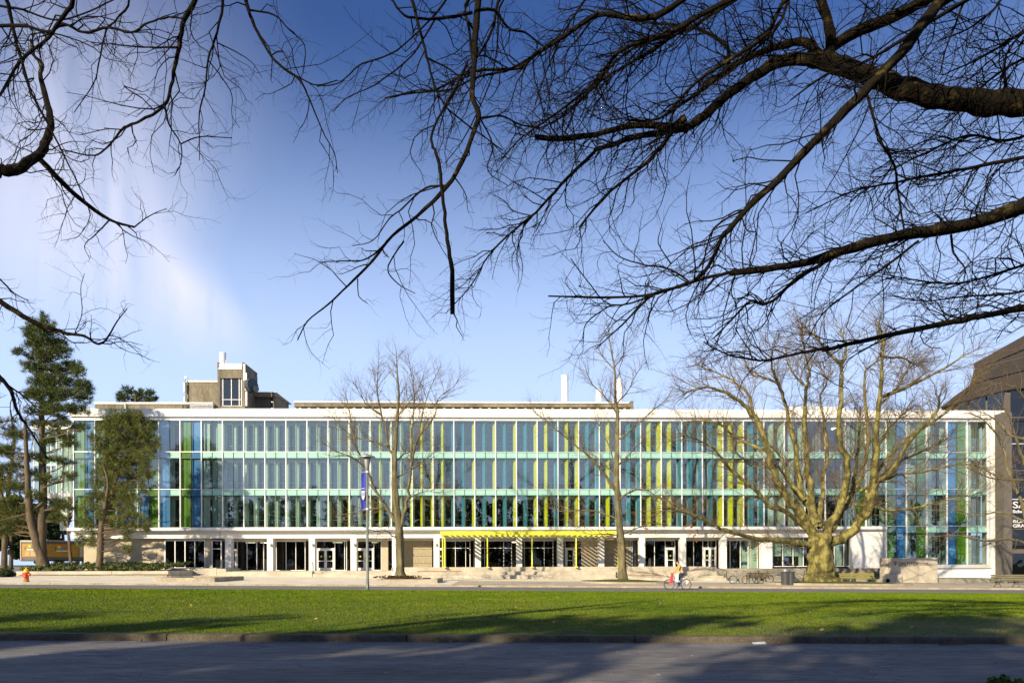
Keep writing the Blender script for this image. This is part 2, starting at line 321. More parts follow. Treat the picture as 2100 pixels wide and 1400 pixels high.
for j in range(2*NB):
    x0 = BX+hb*j; xc = x0+hb/2; kind = PAN.get(j, 'f')
    full = j >= 78
    zs = list(storeys); bs = list(bands)
    if full: zs = [(1.35, 4.63)]+zs; bs = [(4.63, Z['bot'])]+bs
    for si, (z0, z1) in enumerate(zs):
        h = z1-z0; zc = (z0+z1)/2
        link('glass_pane', box_me(('pane', round(h,2)), hb-.03, .02, h-.02, mt_outer, 'glass_pane'), bld, (xc, YG, zc))
        if kind in cols:
            wdt = hb-.06 if kind != 'p' else hb*.62
            off = 0 if kind != 'p' else (hb*.17 if j % 2 else -hb*.17)
            link('back_panel', box_me((kind, round(h,2)), wdt, .06, h-.06, cols[kind], 'back_panel'), bld, (xc+off, YG+(.42 if kind == 'p' else .26), zc))
            if kind != 'p':     # a narrower strip folded forward down one side of the panel
                link('panel_rib', box_me((kind, 'rib', round(h,2)), hb*.42, .02, h-.08, cols[kind], 'panel_rib'), bld, (xc+(.2 if j % 2 else -.2), YG+.20, zc))
        if kind in 'fwp':
            # inner window with its frame
            wl, wr = x0+.10, x0+hb-.36
            if kind == 'w': wl, wr = x0+.08, x0+hb-.14
            wz0, wz1 = z0+.12, z1-.32
            link('inner_window', box_me(('iw', kind, round(h,2)), wr-wl, .02, wz1-wz0, mt_inner, 'inner_window'), bld, ((wl+wr)/2, YG+1.0, (wz0+wz1)/2))
            if random.random() < .24:
                bl_ = random.choice((.5, .8, 1.2, 1.7)); link('roller_blind', box_me(('rb', kind, bl_), wr-wl-.02, .012, bl_, mt_blind, 'roller_blind'), bld, ((wl+wr)/2, YG+1.09, wz1-bl_/2))
            fm = ('ifr', kind, round(h,2))
            if fm not in pane_me:
                mb = MB(); a, b = (wr-wl)/2, (wz1-wz0)/2; t = .05
                for q in ((-a-t,-a,-b-t,b+t), (a,a+t,-b-t,b+t)): mb.box(q[0], q[1], -.06, .06, q[2], q[3])
                mb.box(-a, a, -.055, .055, -b-t, -b); mb.box(-a, a, -.055, .055, b, b+t); mb.box(-a, a, -.04, .04, -b+.62, -b+.66)
                pane_me[fm] = mb.mesh('window_frame', mt_teal)
            link('window_frame', pane_me[fm], bld, ((wl+wr)/2, YG+1.0, (wz0+wz1)/2))
        if kind == 'f':
            cm = {'T': mt_teal, 'Y': mt_yellow, 'B': mt_blue}[FIN[j]]
            key = ('fin', FIN[j], round(h,2))
            if key not in pane_me:
                mb = MB(); hh = h/2-.05
                mb.hexa([(-.02,.10,-hh),(.02,.10,-hh),(-.26,.62,-hh),(-.30,.62,-hh)], [(-.02,.10,hh),(.02,.10,hh),(-.26,.62,hh),(-.30,.62,hh)])
                pane_me[key] = mb.mesh('fin', cm)
            link('fin', pane_me[key], bld, (x0+hb, YG, zc))
    for (z0, z1) in bs:
        h = z1-z0; mt = {'g': mt_gpan, 'b': mt_bpan}.get(kind, mt_mint)
        link('spandrel_panel', box_me(('sp', kind if kind in 'gb' else 'm', round(h,2)), hb-.03, .05, h-.02, mt, 'spandrel_panel'), bld, (xc, YG+.035, (z0+z1)/2))
        if kind in 'gb': link('spandrel_pane', box_me(('spg', round(h,2)), hb-.03, .02, h-.02, mt_outer, 'spandrel_pane'), bld, (xc, YG-.012, (z0+z1)/2))
    # mullions
    zb = 1.35 if j > 78 else Z['bot']
    if j % 2 == 0: MB().box(x0-.04, x0+.04, YG-.10, YG+.10, zb, Z['top']).build('mullion', mt_whiteframe, bld)
    else: MB().box(x0-.022, x0+.022, YG-.035, YG+.10, zb, Z['top']).build('minor_mullion', mt_darkmull, bld)
MB().box(BXR-.04, BXR+.04, YG-.10, YG+.10, 1.35, Z['top']).build('mullion', mt_whiteframe, bld)
for z, bot in ((Z['f2'], 0), (Z['f3'], 0), (Z['f2b'], 1), (Z['f3b'], 1)):
    MB().box(BX, BXR, YG-(.03 if bot else .075), YG+.09, z-.03, z+.03).build('transom', mt_darkmull if bot else mt_alu, bld)
for z, mt in ((Z['bot'], mt_alu), (4.63, mt_darkmull)): MB().box(MX(39), BXR, YG-.07, YG+.09, z-.035, z+.035).build('transom', mt, bld)
# the inner wall of the double skin, one per storey: piers, heads, sills
for si, (z0, z1) in enumerate(storeys):
    mb = MB()
    for j in range(2*NB):
        kind = PAN.get(j, 'f'); x0 = BX+hb*j; x1 = x0+hb
        if kind in 'gb': mb.box(x0, x1, YG+.94, YG+1.06, z0, z1); continue
        if kind == 'd': mb.box(x0, x1, YG+.94, YG+1.06, z0, z0+.1); continue
        wl, wr = (x0+.05, x1-.31) if kind in 'fp' else (x0+.03, x1-.09)
        mb.box(x0, wl, YG+.94, YG+1.06, z0, z1); mb.box(wr, x1, YG+.94, YG+1.06, z0, z1)
        mb.box(wl, wr, YG+.95, YG+1.05, z0, z0+.07); mb.box(wl, wr, YG+.95, YG+1.05, z1-.27, z1)
    mb.build('inner_wall', mt_teal, bld)
    MB().box(BX+.05, BXR-.05, YG+.12, YG+12, z0-.34, z0-.04).build('floor_slab', mt_floorin, bld)
    MB().box(BX+.05, BXR-.05, YG+1.3, YG+12, z1-.02, z1+.06).build('ceiling', mt_ceil, bld)
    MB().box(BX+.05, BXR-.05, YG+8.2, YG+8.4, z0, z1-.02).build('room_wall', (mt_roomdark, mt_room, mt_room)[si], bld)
    for q in range(0, NB, 3):
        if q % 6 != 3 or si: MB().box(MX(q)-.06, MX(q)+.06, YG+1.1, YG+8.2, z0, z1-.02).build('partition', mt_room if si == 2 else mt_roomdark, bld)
    for q in range(5, 38, 4):
        if (q+si) % 3 == 0: MB().box(MX(q)+.3, MX(q)+.5, YG+2.2, YG+3.6, z1-.12, z1-.06).build('ceiling_light', mt_lamp, bld)
    for q in range(8, 36, 5):    # desks and shelving that show through the glass
        xx = MX(q)+random.uniform(0, 1.5); MB().box(xx, xx+1.6, YG+2.4, YG+3.0, z0, z0+random.uniform(.75, 1.5)).build('cabinet', mt_roomdark if q % 2 else mt_beigewall, bld)
# end walls and roof
MB().box(BX-.02, BX+.04, YG+.1, YG+12, Z['bot'], Z['top']).build('end_wall', mt_white, bld)
MB().box(BX+.05, BXR+1.6, YG+.35, YG+24, 16.2, 16.5).build('roof', mt_conc, bld)
MB().box(BX+.05, BXR-.05, YG+12, YG+12.2, .2, 16.2).build('rear_wall', mt_conc, bld)
# white parapet fascia in lengths, band beneath it
jl = XU(447, YG); jr = XU(1581, YG)
MB().box(BX-.25, BXR+.2, YG-.12, YG+.30, 16.15, 16.47).build('head_band', mt_alu, bld)
for a, b, dzz in ((BX-.3, jl-.035, 0), (jl+.035, jr-.02, .03), (jr+.02, BXR+1.75, 0)):
    MB().box(a, b, YG-.42, YG+.34, 16.47, 17.08+dzz).build('parapet', mt_white, bld)
    MB().box(a-.03, b+.03, YG-.36, YG+.40, 17.09+dzz, 17.27+dzz).build('parapet_cap', mt_white, bld)
# sill band and beam at the foot of the glass
xb0, xb1 = XU(137, 69.7), MX(39)
MB().box(xb0, xb1-.05, YG-.30, YG+.55, 5.0, 5.29).build('sill_band', mt_whiteframe, bld)
MB().box(xb0+.1, xb1-.05, YG-.12, YG+.5, 4.9, 5.0).build('sill_drip', mt_soffit, bld)
for a, b in ((XU(147, 70.6), jl-.035), (jl+.035, jr-.02), (jr+.02, xb1-.06)):
    MB().box(a, b, YG+.52, YG+1.1, 4.22, 4.98).build('beam', mt_white, bld)
MB().box(xb0+.6, xb1, YG+1.1, YG+12, 4.3, 4.9).build('soffit', mt_soffit, bld)
# right end: white pilaster frame round the full-height glazing
MB().box(BXR+.32, BXR+1.7, YG-.5, YG+1.2, -.3, 16.46).build('pilaster', mt_white, bld)
MB().box(BXR+.045, BXR+.32, YG-.22, YG+.4, .95, 16.15).build('reveal', mt_alu, bld)
MB().box(MX(39)+1.2, BXR+.32, YG-.3, YG+.5, .95, 1.33).build('sill', mt_alu, bld)
MB().box(MX(39)-.05, BXR+.32, YG-.05, YG+.6, -.4, .95).build('plinth', mt_white, bld)
MB().box(MX(39)-.13, MX(39)-.045, YG-.25, YG+.6, .9, 5.35).build('reveal', mt_alu, bld)
MB().box(XU(1748, 70.3), MX(39)-.14, YG+.2, YG+1.0, .8, 4.95).build('white_wall', mt_white, bld)
MB().box(MX(39), BXR, YG+3.5, YG+3.7, .9, 5.2).build('lobby_wall', mt_teal, bld)
MB().box(MX(39), BXR, YG+.2, YG+3.5, .9, 1.3).build('lobby_floor', mt_floorin, bld)

# ------------------------------------------------------------------ ground floor
FL = .88
MB().box(XU(341, 71), MX(39), YG+.4, YG+12, FL-.5, FL-.003).build('ground_slab', mt_conclight, bld)
mt_light = M('wall_light_metal', (.35,.36,.37), .4, .1, 3)
for k in range(7, 35, 2):
    if k == 33: wd = .62
    xc = MX(k)+.28; wd = .62
    c = MB().box(xc-wd/2, xc+wd/2, YG+.56, YG+1.35, FL-.3, 4.27).build('column', mt_column, bld, bevel=.02)
    if k != 33:
        lx = xc+(.12 if k < 17 else -.02 if k < 25 else .2)
        mb = MB().box(lx-.05, lx+.05, YG+.47, YG+.56, 3.42, 3.62); mb.lathe([(.02,0),(.09,.03),(.10,.26),(.05,.30)], (lx, YG+.42, 3.36), 10)
        mb.build('wall_light', mt_light, c)
MB().box(XU(1567, 70.6), XU(1583, 70.6), YG+.5, YG+1.3, FL-.4, 4.25).build('column', mt_white, bld)
def frame_run(xs, y, z0, z1, t=.06, mat=None, gl=None):
    for xx in xs: MB().box(xx-t/2, xx+t/2, y-.07, y+.07, z0, z1).build('frame_post', mat or mt_whiteframe, bld)
    MB().box(xs[0], xs[-1], y-.06, y+.06, z1-.08, z1).build('frame_head', mat or mt_whiteframe, bld)
    MB().box(xs[0], xs[-1], y-.06, y+.06, z0, z0+.06).build('frame_sill', mat or mt_whiteframe, bld)
    for a, b in zip(xs[:-1], xs[1:]): MB().box(a+t/2, b-t/2, y-.012, y+.012, z0+.06, z1-.08).build('window_pane', gl or mt_gglass, bld)
def uw(us, y): return [XU(u, y) for u in us]
mt_stick = M('yellow_sticker', (.6,.6,.05), .5, 0, 1)
def door(x0, x1, y, z0, z1, hand=1, sticker=True, mid=False):
    mb = MB(); t = .13
    mb.box(x0, x0+t, y-.04, y+.04, z0, z1); mb.box(x1-t, x1, y-.04, y+.04, z0, z1)
    mb.box(x0+t, x1-t, y-.039, y+.039, z0, z0+.26); mb.box(x0+t, x1-t, y-.039, y+.039, z1-.16, z1); mb.box(x0+t, x1-t, y-.038, y+.038, z0+.95, z0+1.02)
    d = mb.build('door', mt_whiteframe, bld)
    MB().box(x0+t, x1-t, y-.01, y+.01, z0+.26, z1-.16).build('door_pane', mt_gglass, d)
    hx = x1-t*.5 if hand > 0 else x0+t*.5
    MB().tube([(hx, y-.05, z0+.85), (hx, y-.10, z0+.87), (hx, y-.10, z0+1.38), (hx, y-.05, z0+1.4)], .016, 6).build('door_handle', mt_galv, d)
    if sticker:
        s = MB(); cx0 = (x0+x1)/2; n = 12
        s.face(*[(cx0+.09*math.cos(2*math.pi*i/n), y-.016, z0+1.45+.09*math.sin(2*math.pi*i/n)) for i in range(n)]).build('door_sticker', mt_stick, d)
HD = 4.0
# left end: cast wall, strip window
yl = YG+1.15
MB().box(XU(172, yl), XU(338, yl), yl, yl+.3, .3, 4.3).build('cast_wall', mt_beigewall, bld)
frame_run(uw((339, 359.5, 380, 400, 420.5), yl), yl, 1.20, 4.05, .09)
MB().box(XU(340, yl), XU(421, yl), yl-.05, yl+.1, 4.05, 4.3).build('lintel', mt_soffit, bld)
MB().box(XU(422, yl), XU(434, yl), yl-.02, yl+.3, .8, 4.3).build('pier', mt_beigewall, bld)
frame_run(uw((435.5, 454), yl), yl, 1.15, 4.05, .09); xa, xb = uw((436, 454), yl)
MB().box(xa, xb, yl-.06, yl+.06, 3.13, 3.2).build('frame_rail', mt_whiteframe, bld)
# glazed bays behind the colonnade
yd = YG+2.4
MB().box(XU(455, yd), MX(39), yd-.1, yd+.1, HD+.002, 4.32).build('lintel', mt_soffit, bld)
def bay(us, doors=(), mid=None, z0=FL, y=yd, gl=None):
    xs = uw(us, y); frame_run(xs, y, z0, HD, gl=gl)
    if mid: MB().box(xs[0], xs[-1], y-.065, y+.065, mid-.03, mid+.03).build('frame_rail', mt_whiteframe, bld)
    for (ua, ub, n) in doors:
        a, b = XU(ua, y), XU(ub, y); zt = FL+2.25
        MB().box(a-.07, a, y-.085, y+.085, z0, zt+.09).build('door_frame', mt_whiteframe, bld); MB().box(b, b+.07, y-.085, y+.085, z0, zt+.09).build('door_frame', mt_whiteframe, bld)
        MB().box(a, b, y-.085, y+.085, zt+.005, zt+.09).build('door_frame', mt_whiteframe, bld)
        for q in range(n): door(a+(b-a)*q/n+.004, a+(b-a)*(q+1)/n-.004, y-.09, z0+.02, zt, 1 if (n == 1 or q == 0) else -1)
bay((466, 487, 507, 527, 541), [(468.5, 485.5, 1)])
bay((552, 567, 587, 607, 626))
bay((638, 649.5, 687, 707, 711), [(651, 685.5, 2)])
bay((724, 729.5, 767, 782), [(731, 766, 2)])
bay((893, 914, 934, 955, 964), [(896, 912, 1)], mid=3.2)
bay((977, 994, 1033, 1049), mid=3.2)
bay((1062, 1075, 1116, 1134), mid=3.2)
bay((1147, 1159, 1179, 1193), [(1161, 1177, 1)], mid=3.2)
bay((1292, 1296)); bay((1315, 1322, 1342, 1364, 1384), [(1366, 1382.5, 1)])
bay((1400, 1422, 1441, 1452, 1468), [(1443.5, 1467, 2)])
bay((1483, 1497, 1518, 1534, 1553), gl=mt_outer)
MB().box(XU(783, yd), XU(796, yd), yd-.03, yd+.3, FL, HD+.1).build('pier', mt_beigewall, bld)
MB().box(XU(1194, yd), XU(1228, yd), yd-.03, yd+.3, FL, HD+.1).build('pier', mt_beigewall, bld)
# textured wall built of cast courses
wz = [FL-.1, 1.62, 2.36, 3.10, 4.2]
for (ua, ub) in ((806, 886), (1228, 1290)):
    pw = MB().box(XU(ua, yd), XU(ub, yd), yd+.12, yd+.3, FL-.1, 4.2).build('textured_wall', mt_pebble, bld)
    for a, b in zip(wz[:-1], wz[1:]): MB().box(XU(ua, yd), XU(ub, yd), yd, yd+.119, a+.012, b-.012).build('wall_course', mt_pebble, pw)
# rooms behind: dark depth with counters, people-high screens, chairs
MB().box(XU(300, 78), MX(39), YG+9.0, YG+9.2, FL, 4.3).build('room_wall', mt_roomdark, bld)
for u, wdt, hgt in ((350, 1.0, 1.3), (372, .8, 1.1), (395, 1.2, 1.2), (412, .7, 1.35), (445, .9, 1.2), (495, 1.4, 1.25), (515, 1.2, 1.2), (535, .8, 1.25), (655, 1.5, 1.1), (700, .8, 1.2), (935, 1.0, .95), (1000, 1.3, .8), (1040, .9, 1.0), (1090, 1.1, .9), (1120, .7, 1.1), (1330, 1.1, 1.2), (1410, 1.4, 1.3)):
    xx = XU(u, YG+5); MB().box(xx, xx+wdt, YG+4.6, YG+5.1, FL, FL+hgt).build('counter', random.choice((mt_roomdark, mt_room, mt_floorin)), bld)
for u in (560, 640, 780, 975, 1145, 1300): xx = XU(u, YG+4); MB().box(xx-.2, xx+.2, YG+3.6, YG+4.0, FL, 4.3).build('inner_column', mt_room, bld)
for u in (510, 540, 690, 770, 1060): xx = XU(u, YG+4); MB().box(xx-.5, xx+.5, YG+4.5, YG+4.65, 3.86, 3.92).build('ceiling_light', mt_lamp, bld)
# right ground floor: glazing with pale panels and a painted mural
yr = YG+1.2
xs = uw((1584, 1605, 1626, 1647, 1668, 1690, 1711, 1730, 1748), yr); frame_run(xs, yr, 1.15, 4.25, gl=mt_outer)
for a, b, z in ((1585, 1604, 2.25), (1606, 1625, 2.25), (1627, 1640, 2.25)): MB().box(XU(a, yr), XU(b, yr), yr+.25, yr+.3, z, 4.2).build('blind', mt_teal, bld)
for a, b in ((1640, 1647), (1711, 1729)): MB().box(XU(a, yr), XU(b, yr), yr+.25, yr+.3, 1.2, 4.2).build('back_panel', mt_teal, bld)
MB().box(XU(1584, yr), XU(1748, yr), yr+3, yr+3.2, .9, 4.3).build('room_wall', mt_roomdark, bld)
ym = yd+.2
mural = MB().box(XU(1518.5, ym), XU(1553, ym), ym, ym+.05, FL+.1, HD-.1).build('mural_panel', mt_teal, bld)
mt_mur = M('mural_blue_paint', (.02,.09,.13), .6, .1, 2)
def mural_stroke(pts, r):
    mb = MB()
    q = [P(u, v, ym) for u, v in pts]
    for a, b, ra, rb in zip(q[:-1], q[1:], r[:-1], r[1:]):
        t = (b-a).normalized(); n = Vector((-t.z, 0, t.x)); e = Vector((0, -.012, 0)); mb.face(a-n*ra+e, a+n*ra+e, b+n*rb+e, b-n*rb+e)
    mb.build('mural_stroke', mt_mur, mural)
mural_stroke([(1523, 1109), (1525, 1118), (1528, 1127), (1534, 1129)], [.12, .2, .22, .05])
mural_stroke([(1533, 1124), (1540, 1122), (1548, 1126)], [.04, .12, .03])
mural_stroke([(1519, 1157), (1526, 1153.5), (1534, 1156)], [.1, .22, .1])
for v in (1138, 1144, 1149): mural_stroke([(1545, v), (1551, v-2)], [.03, .06])
# ------------------------------------------------------------------ yellow canopy
can = thing('canopy', 'chartreuse steel canopy with thin posts over the central entrance terrace', 'canopy', (XU(1090, 66), 66.5, 1.2))
cyf, cyb = 65.0, YG+.5; cx0, cx1 = XU(903, cyf), XU(1268, cyf); cz0, cz1 = ZV(1096.3, cyf), ZV(1088.8, cyf)
MB().box(cx0, cx1, cyf, cyf+.09, cz0, cz1).build('front_beam', mt_canopy, can)
MB().box(cx0-.01, cx0+.09, cyf+.092, cyb, cz0+.02, cz1-.003).build('side_beam', mt_canopy, can)
MB().box(cx1-.09, cx1+.01, cyf+.092, cyb, cz0+.02, cz1-.003).build('side_beam', mt_canopy, can)
MB().box(cx0, cx1, cyb-.12, cyb-.02, cz0+.05, cz1-.02).build('rear_beam', mt_canopy, can)
n = 30
for i in range(n):
    x = cx0+.25+(cx1-cx0-.5)*i/(n-1)
    MB().hexa([(x-.15, cyf+.095, cz0+.10), (x+.13, cyf+.095, cz0+.14), (x+.13, cyb-.13, cz0+.14), (x-.15, cyb-.13, cz0+.10)],
              [(x-.15, cyf+.095, cz0+.14), (x+.13, cyf+.095, cz0+.18), (x+.13, cyb-.13, cz0+.18), (x-.15, cyb-.13, cz0+.14)]).build('slat', mt_canopy, can)
for u in (909.5, 999.5, 1091, 1181.5, 1268):
    x = XU(u, 65.6)
    if u < 920: MB().box(x-.13, x-.03, 65.55, 65.65, 1.24, cz0+.02).build('post', mt_canopy, can); x += .12
    MB().box(x-.052, x+.052, 65.54, 65.64, 1.24, cz0+.02).build('post', mt_canopy, can)
    MB().box(x-.16, x+.16, 65.45, 65.73, 1.2, 1.255).build('base_plate', mt_canopy, can)

# ------------------------------------------------------------------ terraces, steps, ledges
def zt(v, Y, u): return P(u, v, Y).z
ter = thing('terrace', 'stepped grey concrete terrace wall with ledges below the yellow canopy', 'terrace', (XU(1050, 66), 66, .1))
def block(name, u0, u1, y0, y1, ztop, mat, parent, zb=-.7, bevel=.012):
    return MB().box(XU(u0, y0), XU(u1, y0), y0, y1, zb, ztop).build(name, mat, parent, bevel=bevel)
def run(name, u0, u1, y0, y1, ztop, mat, parent, L, zb=-.7):        # cast in lengths with fine joints
    a, b = XU(u0, y0), XU(u1, y0); k = max(1, round((b-a)/L))
    for i in range(k):
        d = random.uniform(-.004, .004)
        MB().box(a+(b-a)*i/k+.006, a+(b-a)*(i+1)/k-.006, y0+d, y1, zb, ztop+d).build(name, mat, parent, bevel=.012)
MB().box(XU(826, 66.2), XU(1456, 66.2), 66.35, YG+.5, -.7, 1.19).build('terrace_fill', mt_conc, ter)
run('wall_block', 825, 1460, 66.0, 66.34, 1.225, mt_conclight, ter, 4.26)
run('ledge_block', 826, 1263, 65.3, 65.99, .80, mt_conclight, ter, 3.2)
run('step_block', 828, 1263, 64.6, 65.29, .46, mt_conclight, ter, 3.9)
run('ledge_block', 1263.5, 1472, 65.55, 65.99, .78, mt_conclight, ter, 3.2)
run('step_block', 1263.5, 1484, 64.9, 65.54, .33, mt_conclight, ter, 3.9)
run('step_block', 1263.5, 1490, 64.3, 64.89, .16, mt_conclight, ter, 3.9)
for a, b, y, z in ((855, 945, 65.26, .80), (1222, 1362, 64.98, .33)):
    xa, xb = XU(a, y), XU(b, y); k = 3
    for q in range(k):
        w_ = MB().box(xa+(xb-xa)*q/k+.01, xa+(xb-xa)*(q+1)/k-.01, y, y+.42, z+.012, z+.075).build('wood_seat', mt_wood, ter)
# left terrace
lt = thing('raised_walk', 'pale concrete entrance walk with low retaining wall and steps left of the tree planter', 'terrace', (XU(560, 67), 67, .4))
run('wall_block', 337, 444, 66.6, 67.0, 1.18, mt_conclight, lt, 5)
run('wall_block', 444.3, 463.5, 66.4, 69.9, 1.12, mt_conclight, lt, 5)
MB().box(XU(338, 67), XU(463, 67), 67.05, YG+.9, -.2, 1.14).build('terrace_fill', mt_conc, lt)
run('wall_block', 444.3, 640, 65.6, 66.2, .83, mt_conclight, lt, 8)
MB().box(XU(464.5, 66.2), XU(800, 66.2), 67.2, YG+.4, -.2, FL-.004).build('walk_slab', mt_conclight, lt)
MB().box(XU(464.5, 66.2), XU(640, 66.2), 66.205, 67.195, -.2, FL-.01).build('walk_slab', mt_conclight, lt)
for i, (y, z) in enumerate(((65.3, .56), (65.7, .67), (66.1, .78), (66.5, .872))): MB().box(XU(641, y)-.0, XU(803, y), y, 67.2-.001*i, -.2, z).build('step', mt_conclight, lt, bevel=.01)
MB().box(XU(803.5, 65.3), XU(812, 65.3), 65.2, YG+.4, -.2, 1.2).build('cheek_wall', mt_white, lt, bevel=.02)
# right terrace
rtc = thing('entrance_platform', 'grey concrete platform with broad steps between handrails near the old tree', 'terrace', (XU(1620, 67), 67, 0))
run('wall_block', 1461, 1832, 67.4, 67.9, 1.0, mt_conc, rtc, 4.2, -1.2)
MB().box(XU(1461, 68), MX(39), 67.95, YG+1.0, -1.2, .97).build('terrace_fill', mt_conclight, rtc)
for i, (y, z) in enumerate(((65.4, .08), (65.9, .30), (66.4, .53), (66.9, .76))):
    run('step', 1491, 1652, y, 67.38, z, mt_conc, rtc, 6, -1.2)
run('ledge_block', 1652.5, 1832, 66.2, 67.38, .62, mt_conc, rtc, 3.5, -1.2)
run('ledge_block', 1652.5, 1832, 65.2, 66.18, .15, mt_conc, rtc, 3.5, -1.2)
for a, b, y, z in ((1655, 1800, 66.3, .62), (1655, 1800, 65.25, .15)):
    xa, xb = XU(a, y), XU(b, y)
    for q in range(3): MB().box(xa+(xb-xa)*q/3+.02, xa+(xb-xa)*(q+1)/3-.02, y, y+.4, z+.015, z+.08).build('wood_seat', mt_wood, rtc)
run('plinth_block', 1790, 2066, 64.6, 69.4, -.02, mt_conc, rtc, 5.2, -1.4)
def rail(label, pts, posts, grp=None):
    r = thing('handrail', label, 'handrail', (pts[0][0], pts[0][1], pts[-1][2]-1))
    MB().tube(pts, .028, 8).build('rail', mt_iron, r)
    for p, z in posts: MB().tube([(p[0], p[1], p[2]), (p[0], p[1], z)], .022, 6).build('post', mt_iron, r)
def railpix(label, pix, Y):
    p = [P(u, v, Y) for u, v, *_ in pix]
    rail(label, p, [(P(u, v, Y), P(u, v, Y).z-h[0]) for u, v, *h in pix if h])
railpix('dark handrail at the left end of the steps beside the double doors', [(640.5, 1151, .85), (642.5, 1156), (643.5, 1176)], 65.2)
railpix('dark handrail on the white cheek wall beside the planted tree', [(797, 1151), (804, 1159), (805, 1172)], 65.1)
railpix('sloping handrail beside the steps next to the silver bicycle', [(1448, 1149, .6), (1466, 1160, .55), (1487, 1170), (1490, 1170), (1490, 1186)], 65.0)
railpix('sloping handrail beside the steps behind the litter bins', [(1603, 1148, .7), (1625, 1158, .9), (1647, 1168), (1650, 1168), (1650, 1188)], 64.9)

# ------------------------------------------------------------------ sign wall
sw = thing('sign_wall', 'grey concrete wall sign with engraved lettering in front of the glass', 'sign', (XU(1870, 63.6), 64, -.3))
sy = 63.4
sx0, sx1 = XU(1826, sy), XU(1923, sy)
MB().box(sx0, sx1, sy, sy+.8, -.9, ZV(1143.5, sy, 1870)).build('wall_slab', mt_conclight, sw, bevel=.02)
MB().box(sx0-.35, sx0-.005, sy+.3, sy+1.2, -.9, ZV(1144, sy, 1870)).build('wall_slab', mt_conclight, sw, bevel=.02)
for a, b, v in ((1812, 1826, 1186), (1818, 1838, 1176), (1838.3, 1851, 1176)): MB().box(XU(a, sy-.6), XU(b, sy-.6), sy-.5, sy-.01, -.9, ZV(v, sy-.5, 1830)).build('end_block', mt_conclight, sw, bevel=.015)
def text(name, s, p, size, mat, parent, ext=.01, bold=0.0, rz=0, sxx=1.0):
    cu = bpy.data.curves.new(name, 'FONT'); cu.body = s; cu.size = size; cu.extrude = ext; cu.offset = bold
    t = bpy.data.objects.new(name+'_tmp', cu); C.objects.link(t); dg = bpy.context.evaluated_depsgraph_get()
    me = bpy.data.meshes.new_from_object(t.evaluated_get(dg)); bpy.data.objects.remove(t, do_unlink=True)
    me.transform(Matrix.Rotation(rz, 4, 'Z') @ Matrix.Rotation(R(90), 4, 'X') @ Matrix.Diagonal((sxx, 1, 1, 1))); me.materials.clear(); me.materials.append(mat)
    return link(name, me, parent, p)
mt_let = M('engraved_letter', (.13,.12,.11), .8, .1, 4)
q = P(1842, 1158, sy); text('lettering', 'SAUDER', (q.x, sy-.004, q.z), .42, mt_let, sw, .012, sxx=1.25, bold=.006)
q = P(1842, 1160.5, sy); text('lettering', 'School of Business', (q.x, sy-.004, q.z), .14, mt_let, sw, .012, sxx=1.12)
q = P(1873, 1155.5, sy); text('lettering', 'ROBERT H. LEE', (q.x, sy-.004, q.z), .17, mt_let, sw, .012, sxx=1.2)
q = P(1873, 1159, sy); text('lettering', 'GRADUATE SCHOOL', (q.x, sy-.004, q.z), .17, mt_let, sw, .012, sxx=1.1)
def shield(cx, cz, y, w_, h_, mat, parent, name='shield'):
    pts = [(-.5, .5), (.5, .5), (.5, -.05), (.3, -.35), (0, -.5), (-.3, -.35), (-.5, -.05)]
    return MB().hexa([(cx+a*w_, y, cz+b*h_) for a, b in reversed(pts)], [(cx+a*w_, y-.012, cz+b*h_) for a, b in reversed(pts)]).build(name, mat, parent)
q = P(1836, 1154.5, sy); s = shield(q.x, q.z, sy-.002, .28, .36, mt_let, sw)
for dxx in (-.06, .06): MB().box(q.x+dxx-.02, q.x+dxx+.02, sy-.018, sy-.0145, q.z-.05, q.z+.12).build('shield_mark', mt_conclight, s)
q0 = P(1869.5, 1150, sy); q1 = P(1869.5, 1161, sy); MB().box(q0.x-.012, q0.x+.012, sy-.012, sy-.002, q1.z, q0.z).build('divider', mt_let, sw)

# ------------------------------------------------------------------ rooftop
def rblock(name, u0, u1, v0, v1, Y, dep, mat, parent, zb=None, bevel=0):
    z1 = ZV(v0, Y, (u0+u1)/2); z0 = ZV(v1, Y, (u0+u1)/2) if zb is None else zb
    return MB().box(XU(u0, Y), XU(u1, Y), Y, Y+dep, z0, z1).build(name, mat, parent, bevel=bevel)
pa = rblock('roof_house', 195, 437, 828, 842, 76, 8, mt_concdark, bld, 16.5)
rblock('roof_cap', 194.5, 257, 824.5, 828, 75.9, 8.2, mt_white, pa); rblock('roof_cap', 257.6, 437, 824.5, 828, 75.9, 8.2, mt_white, pa)
rblock('downpipe', 256.5, 258, 825.5, 840, 75.8, .08, mt_white, pa)
for i in range(4):
    z = 18.0+.0+i*.22; MB().hexa([(XU(391, 74.5), 74.4, z), (XU(439, 74.5), 74.4, z), (XU(439, 74.5), 74.7, z+.12), (XU(391, 74.5), 74.7, z+.12)], [(XU(391, 74.5), 74.4, z+.04), (XU(439, 74.5), 74.4, z+.04), (XU(439, 74.5), 74.7, z+.16), (XU(391, 74.5), 74.7, z+.16)]).build('louvre_slat', mt_alu, pa)
MB().box(XU(391, 74.5), XU(439, 74.5), 74.75, 75.8, 16.5, 18.85).build('louvre_box', mt_roomdark, pa)
tw = rblock('lift_house', 382, 450, 783, 842, 78, 6, mt_concdark, bld, 16.5)
rblock('roof_cap', 381, 450, 780, 783, 77.9, 6.2, mt_white, tw)
st = MB()
yt = 75.5
xa, xb = XU(447, yt), XU(503, yt); za, zb_, zc_ = 16.5, ZV(832, yt, 475), ZV(775, yt, 475); zd = ZV(757, yt, 475); ze = ZV(745.5, yt, 475)
